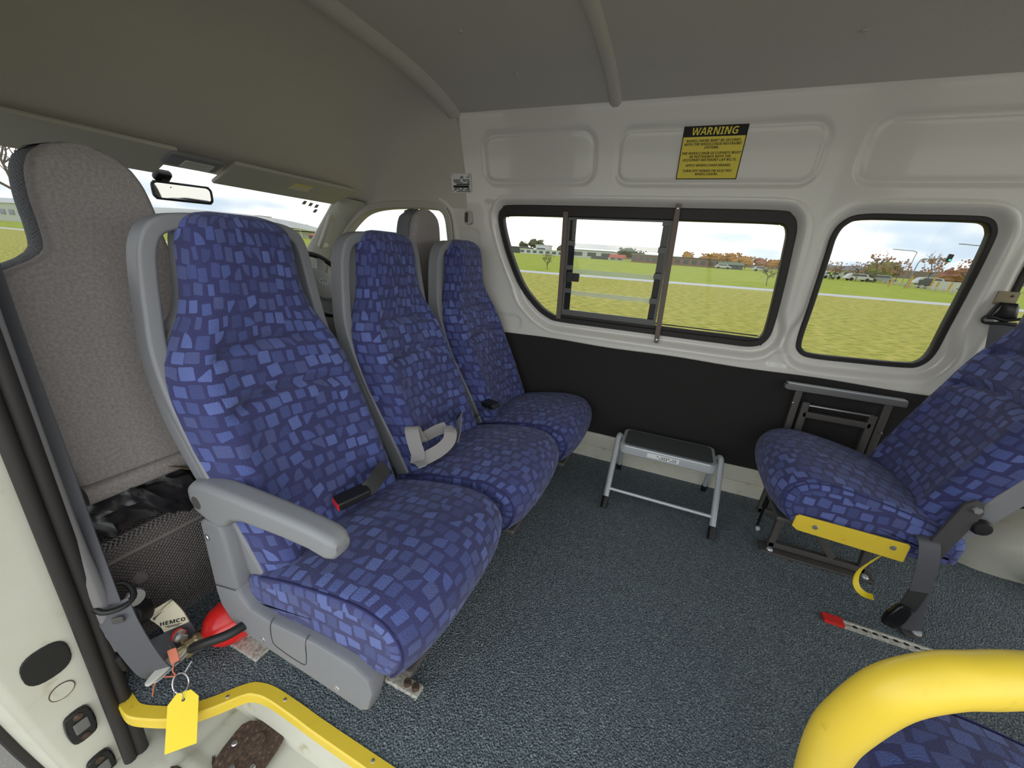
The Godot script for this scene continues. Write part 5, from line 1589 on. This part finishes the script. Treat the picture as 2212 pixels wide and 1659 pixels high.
	for a in [[-75.6, -212, 7.4, 7, 0], [-84, -214, 6.2, 5, 0], [-59.5, -206, 5.8, 5, 0], [-25.6, -196, 5.5, 8, 0], [-19, -190, 4.6, 6, 0], [1.6, -172, 5.0, 4, 1], [8.0, -168, 4.6, 6, 1], [12, -167, 5.0, 6, 1], [16.5, -167, 5.4, 6, 1], [20.5, -166, 4.6, 6, 1], [25, -166, 4.2, 5, 2], [29, -165, 3.9, 5, 1], [33, -165, 3.7, 6, 2]]:
		var i := int(a[4])
		nth[i] = nth.get(i, -1) + 1
		crowned_tree("crowned_tree", NTH[nth[i]] + " from the left, " + ["dark olive tree rising behind the white and grey buildings", "golden autumn tree in the belt behind the brick building", "rust-brown autumn tree at the right end of the belt"][i], a[0], a[1], a[2], a[3], [M.leaf_dark, M.leaf_autumn, M.leaf_rust][i], ["trees behind the clubhouse and warehouse", "golden autumn trees", "rust-brown autumn trees"][i], int(a[2] * 100))
	nth = {}
	for a in [[34.0, -103, 2.3, 3.5, 3], [39.0, -112, 3.9, 3.6, 0], [42.6, -116, 4.4, 4.4, 0], [49.5, -106, 3.6, 4.6, 2], [55.0, -103, 4.6, 5.0, 2], [60.5, -103, 4.6, 5.4, 2]]:
		var i := int(a[4])
		nth[i] = nth.get(i, -1) + 1
		crowned_tree("roadside_tree", NTH[nth[i]] + " from the left, " + {0: "olive roadside tree beside the traffic light", 2: "rust-red roadside tree at the right of the rear window", 3: "round dark green bush beside the parked car"}[i], a[0], a[1], a[2], a[3], {0: M.leaf_green, 2: M.leaf_rust, 3: M.leaf_dark}[i], {0: "olive roadside trees", 2: "rust-red roadside trees", 3: ""}[i], int(a[0] * 10), i == 3)
	for a in [[26.8, 3.9, 0], [30.2, 4.1, 1], [32.9, 5.8, 2], [36.0, 5.1, 3], [40.5, 6.0, 4], [45.6, 5.8, 5]]: bare_tree(NTH[int(a[2])] + " from the left of the bare street trees along the far road", a[0], -94.0, a[1], M.leaf_rust, "bare street trees")
	# road furniture
	for k in 15:
		var f := k / 14.0
		var z := lerpf(-98.0, -58.0, f)
		var x := 29.64 + 0.171 * (-z - 61.6)
		var t = thing("kerb_post", Vector3(x, gy(z), z), NTH[k] + " from the left of the short stone kerb posts by the field", "post", "kerb posts")
		part("post", rbox(0.3, 0.55, 0.3, 0.06, 2), M.stone, t, at(x, gy(z) + 0.27, z))
		if k < 14: part("rail", rbox(0.1, 0.12, 2.5, 0.02, 2), M.stone, t, Transform3D(Basis(Vector3.UP, atan2(-0.171, 1.0)), Vector3(x - 0.244, gy(z) + 0.34, z + 1.43)))
	for a in [[27.8, 1.2, 0], [29.9, 1.7, 1], [32.3, 1.75, 2], [32.9, 1.15, 3], [34.3, 1.2, 4]]: tag(part("yellow_post", tube(pts([a[0], gy(-74.0), -74.0, a[0] + 0.22, gy(-74.0) + a[1], -74.0]), 0.11, 8), M.orange_post, self), NTH[int(a[2])] + " from the left of the leaning yellow posts by the far road", "post", "yellow marker posts")
	for a in [[43.8, -110, 6.6, 3.6], [43.8, -90, 7.0, 2.7], [30.5, -128, 6.0, 3.2]]:
		var t = thing("street_lamp", Vector3(a[0], gy(a[1]), a[1]), ["street lamp above the olive trees", "street lamp leaning over the rust-red trees", "far street lamp at the left of the rear window"][0 if a[1] == -110 else (1 if a[1] == -90 else 2)], "street lamp", "street lamps")
		part("pole", tube(cr(pts([a[0] - 0.5, gy(a[1]), a[1], a[0], gy(a[1]) + a[2] * 0.8, a[1], a[0], gy(a[1]) + a[2] - 0.2, a[1], a[0] - a[3] * 0.5, gy(a[1]) + a[2], a[1], a[0] - a[3], gy(a[1]) + a[2] + 0.1, a[1]]), 3), 0.07, 6), M.pole, t)
		part("head", rbox(0.7, 0.12, 0.3, 0.05, 2), M.pole, t, at(a[0] - a[3], gy(a[1]) + a[2] + 0.08, a[1]))
	var tl = thing("traffic_light", Vector3(28.6, gy(-70), -70), "green traffic light on a long mast arm", "traffic light")
	part("mast", tube(cr(pts([28.0, gy(-70), -70, 28.3, 2.0, -70, 28.6, 3.95, -70, 29.6, 4.15, -70, 31.1, 4.3, -70]), 4), 0.06, 6), M.pole, tl)
	part("head", rbox(0.5, 0.95, 0.3, 0.06, 3), M.black, tl, rot(31.3, 4.4, -69.9, 0, 0, -8))
	var lampm := mat(c8(60, 220, 190), 0.4, 0, {"emission_enabled": true, "emission": c8(60, 230, 190), "emission_energy_multiplier": 1.0})
	part("signal_lamp", lathe(pts2([0, 0.04, 0.1, 0.03, 0.13, 0]), 12), lampm, tl, rot(31.34, 4.14, -69.74, 90, 0, 0))
	car("silver van parked at the left of the far road", 29.2, -105, c8(214, 214, 208), 0.3, 1.0)
	car("white car parked beside the dark green bush", 32.4, -100, c8(226, 226, 226), 0.1)
	car("grey car waiting behind the bare street trees", 37.2, -103, c8(178, 180, 178), 0.0)
	car("white van among the bare street trees", 42.6, -98, c8(228, 228, 226), 0.0, 1.1)
	car("white car in front of the pale green roofed building", 11.5, -141, c8(214, 214, 214), 0.0)
	car("white car at the end of the autumn tree belt", 22.0, -142, c8(206, 206, 206), 0.0)
	# worker in a bright vest: one closed figure
	var pn2 := Vector3(27.4, gy(-98), -98)
	var man = thing("person", pn2, "person in a bright yellow vest walking by the far road", "person")
	var bs := Soup.new()
	for sd in [-1, 1]: loft_into(bs, sweep_rings(pts([sd * 0.16, 0, sd * 0.14, sd * 0.12, 0.42, sd * 0.05, sd * 0.08, 0.85, 0]), circle(0.1, 8), Vector3(0, 0, 1), [0.6, 0.75, 1.05]))
	put(bs, lathe_rings(pts2([0.05, 0.78, 0.17, 0.82, 0.19, 1.0, 0.2, 1.3, 0.17, 1.44, 0.06, 1.5, 0.055, 1.54, 0.1, 1.6, 0.11, 1.68, 0.09, 1.76, 0.02, 1.8]), 10), Transform3D())
	for sd in [-1, 1]: loft_into(bs, sweep_rings(pts([sd * 0.18, 1.4, 0, sd * 0.26, 1.1, 0.03, sd * 0.24, 0.85, 0.14]), circle(0.06, 6), Vector3(0, 0, 1), [1.1, 0.9, 0.7]))
	part("body", done(bs, 70), mat(c8(58, 66, 84), 0.9), man, Transform3D(Basis(), pn2))
	part("vest", lathe(pts2([0.2, 0.88, 0.215, 1.0, 0.225, 1.3, 0.19, 1.44, 0.17, 1.44]), 10), mat(c8(190, 224, 40), 0.8), man, Transform3D(Basis(), pn2))
	# seen through the windscreen: stadium, goal posts, low roofs
	var st = thing("stadium", Vector3(-220, 1, -155), "wide pale stadium with a curved roof beyond the windscreen", "stadium")
	var R := []
	for k in 21:
		var f := k / 20.0
		var z := lerpf(-105, -196, f)
		var h := 3.0 + 6.6 * pow(sin(PI * clampf(0.12 + f * 0.82, 0, 1)), 0.6)
		R.append(PackedVector3Array([Vector3(-205, h * 0.55 + 1.6, z), Vector3(-213, h + 1.6, z), Vector3(-238, h + 2.4, z), Vector3(-250, h * 0.4 + 1.6, z)]))
	part("roof", loft(R), mat(c8(230, 230, 226), 0.6), st)
	part("stand", rbox(34, 4.6, 84, 0.3, 2), M.wall_grey, st, at(-228, 2.9, -150))
	for k in 9: part("frame", tube(pts([-204, 1, -110 - k * 10.0, -206, 8, -110 - k * 10.0, -212, 11.0 - absf(k - 4) * 0.5, -110 - k * 10.0]), 0.16, 5), M.white, st)
	house("brick_shed", "low brick shed with a long red roof behind the goal", "building", -178, -160, -152, 1.8, M.brickwork, M.roof_red, 1.2, 8, 4)
	var gp = thing("goal_posts", Vector3(-122, gy(-104), -104), "white football goal on the field ahead of the windscreen", "goal")
	part("post", tube(pts([-124, gy(-100), -100, -124, gy(-100) + 3.4, -100]), 0.13, 6), M.white, gp)
	part("post", tube(pts([-120, gy(-108), -108, -120, gy(-108) + 3.4, -108]), 0.13, 6), M.white, gp)
	part("crossbar", tube(pts([-124, gy(-100) + 3.3, -100, -120, gy(-108) + 3.3, -108]), 0.13, 6), M.white, gp)
	house("office_block", "small grey office block on the skyline", "building", -300, -292, -208, 13, M.wall_grey, M.roof_grey, 0.0, 10, 2)
	house("grandstand", "long grey grandstand seen past the left cab seat", "building", -240, -190, -60, 5.5, M.wall_grey, M.white, 2.0, 12, 8)
	bare_tree("leafless tree at the left edge beyond the windscreen", -34, -10.6, 7.5, null, "")
	bare_tree("small leafless tree beside the goal", -118, -113, 5.0, M.leaf_rust, "")

func _ready():
	rng.seed = 20240611
	materials()
	stage()
	shell()
	windows()
	bench_seats()
	belts()
	rear_seats()
	folded_frame()
	wheel_arch()
	rail()
	stool()
	grab_rail()
	cab_fittings()
	pillar_belt()
	extinguisher()
	notices()
	outside()
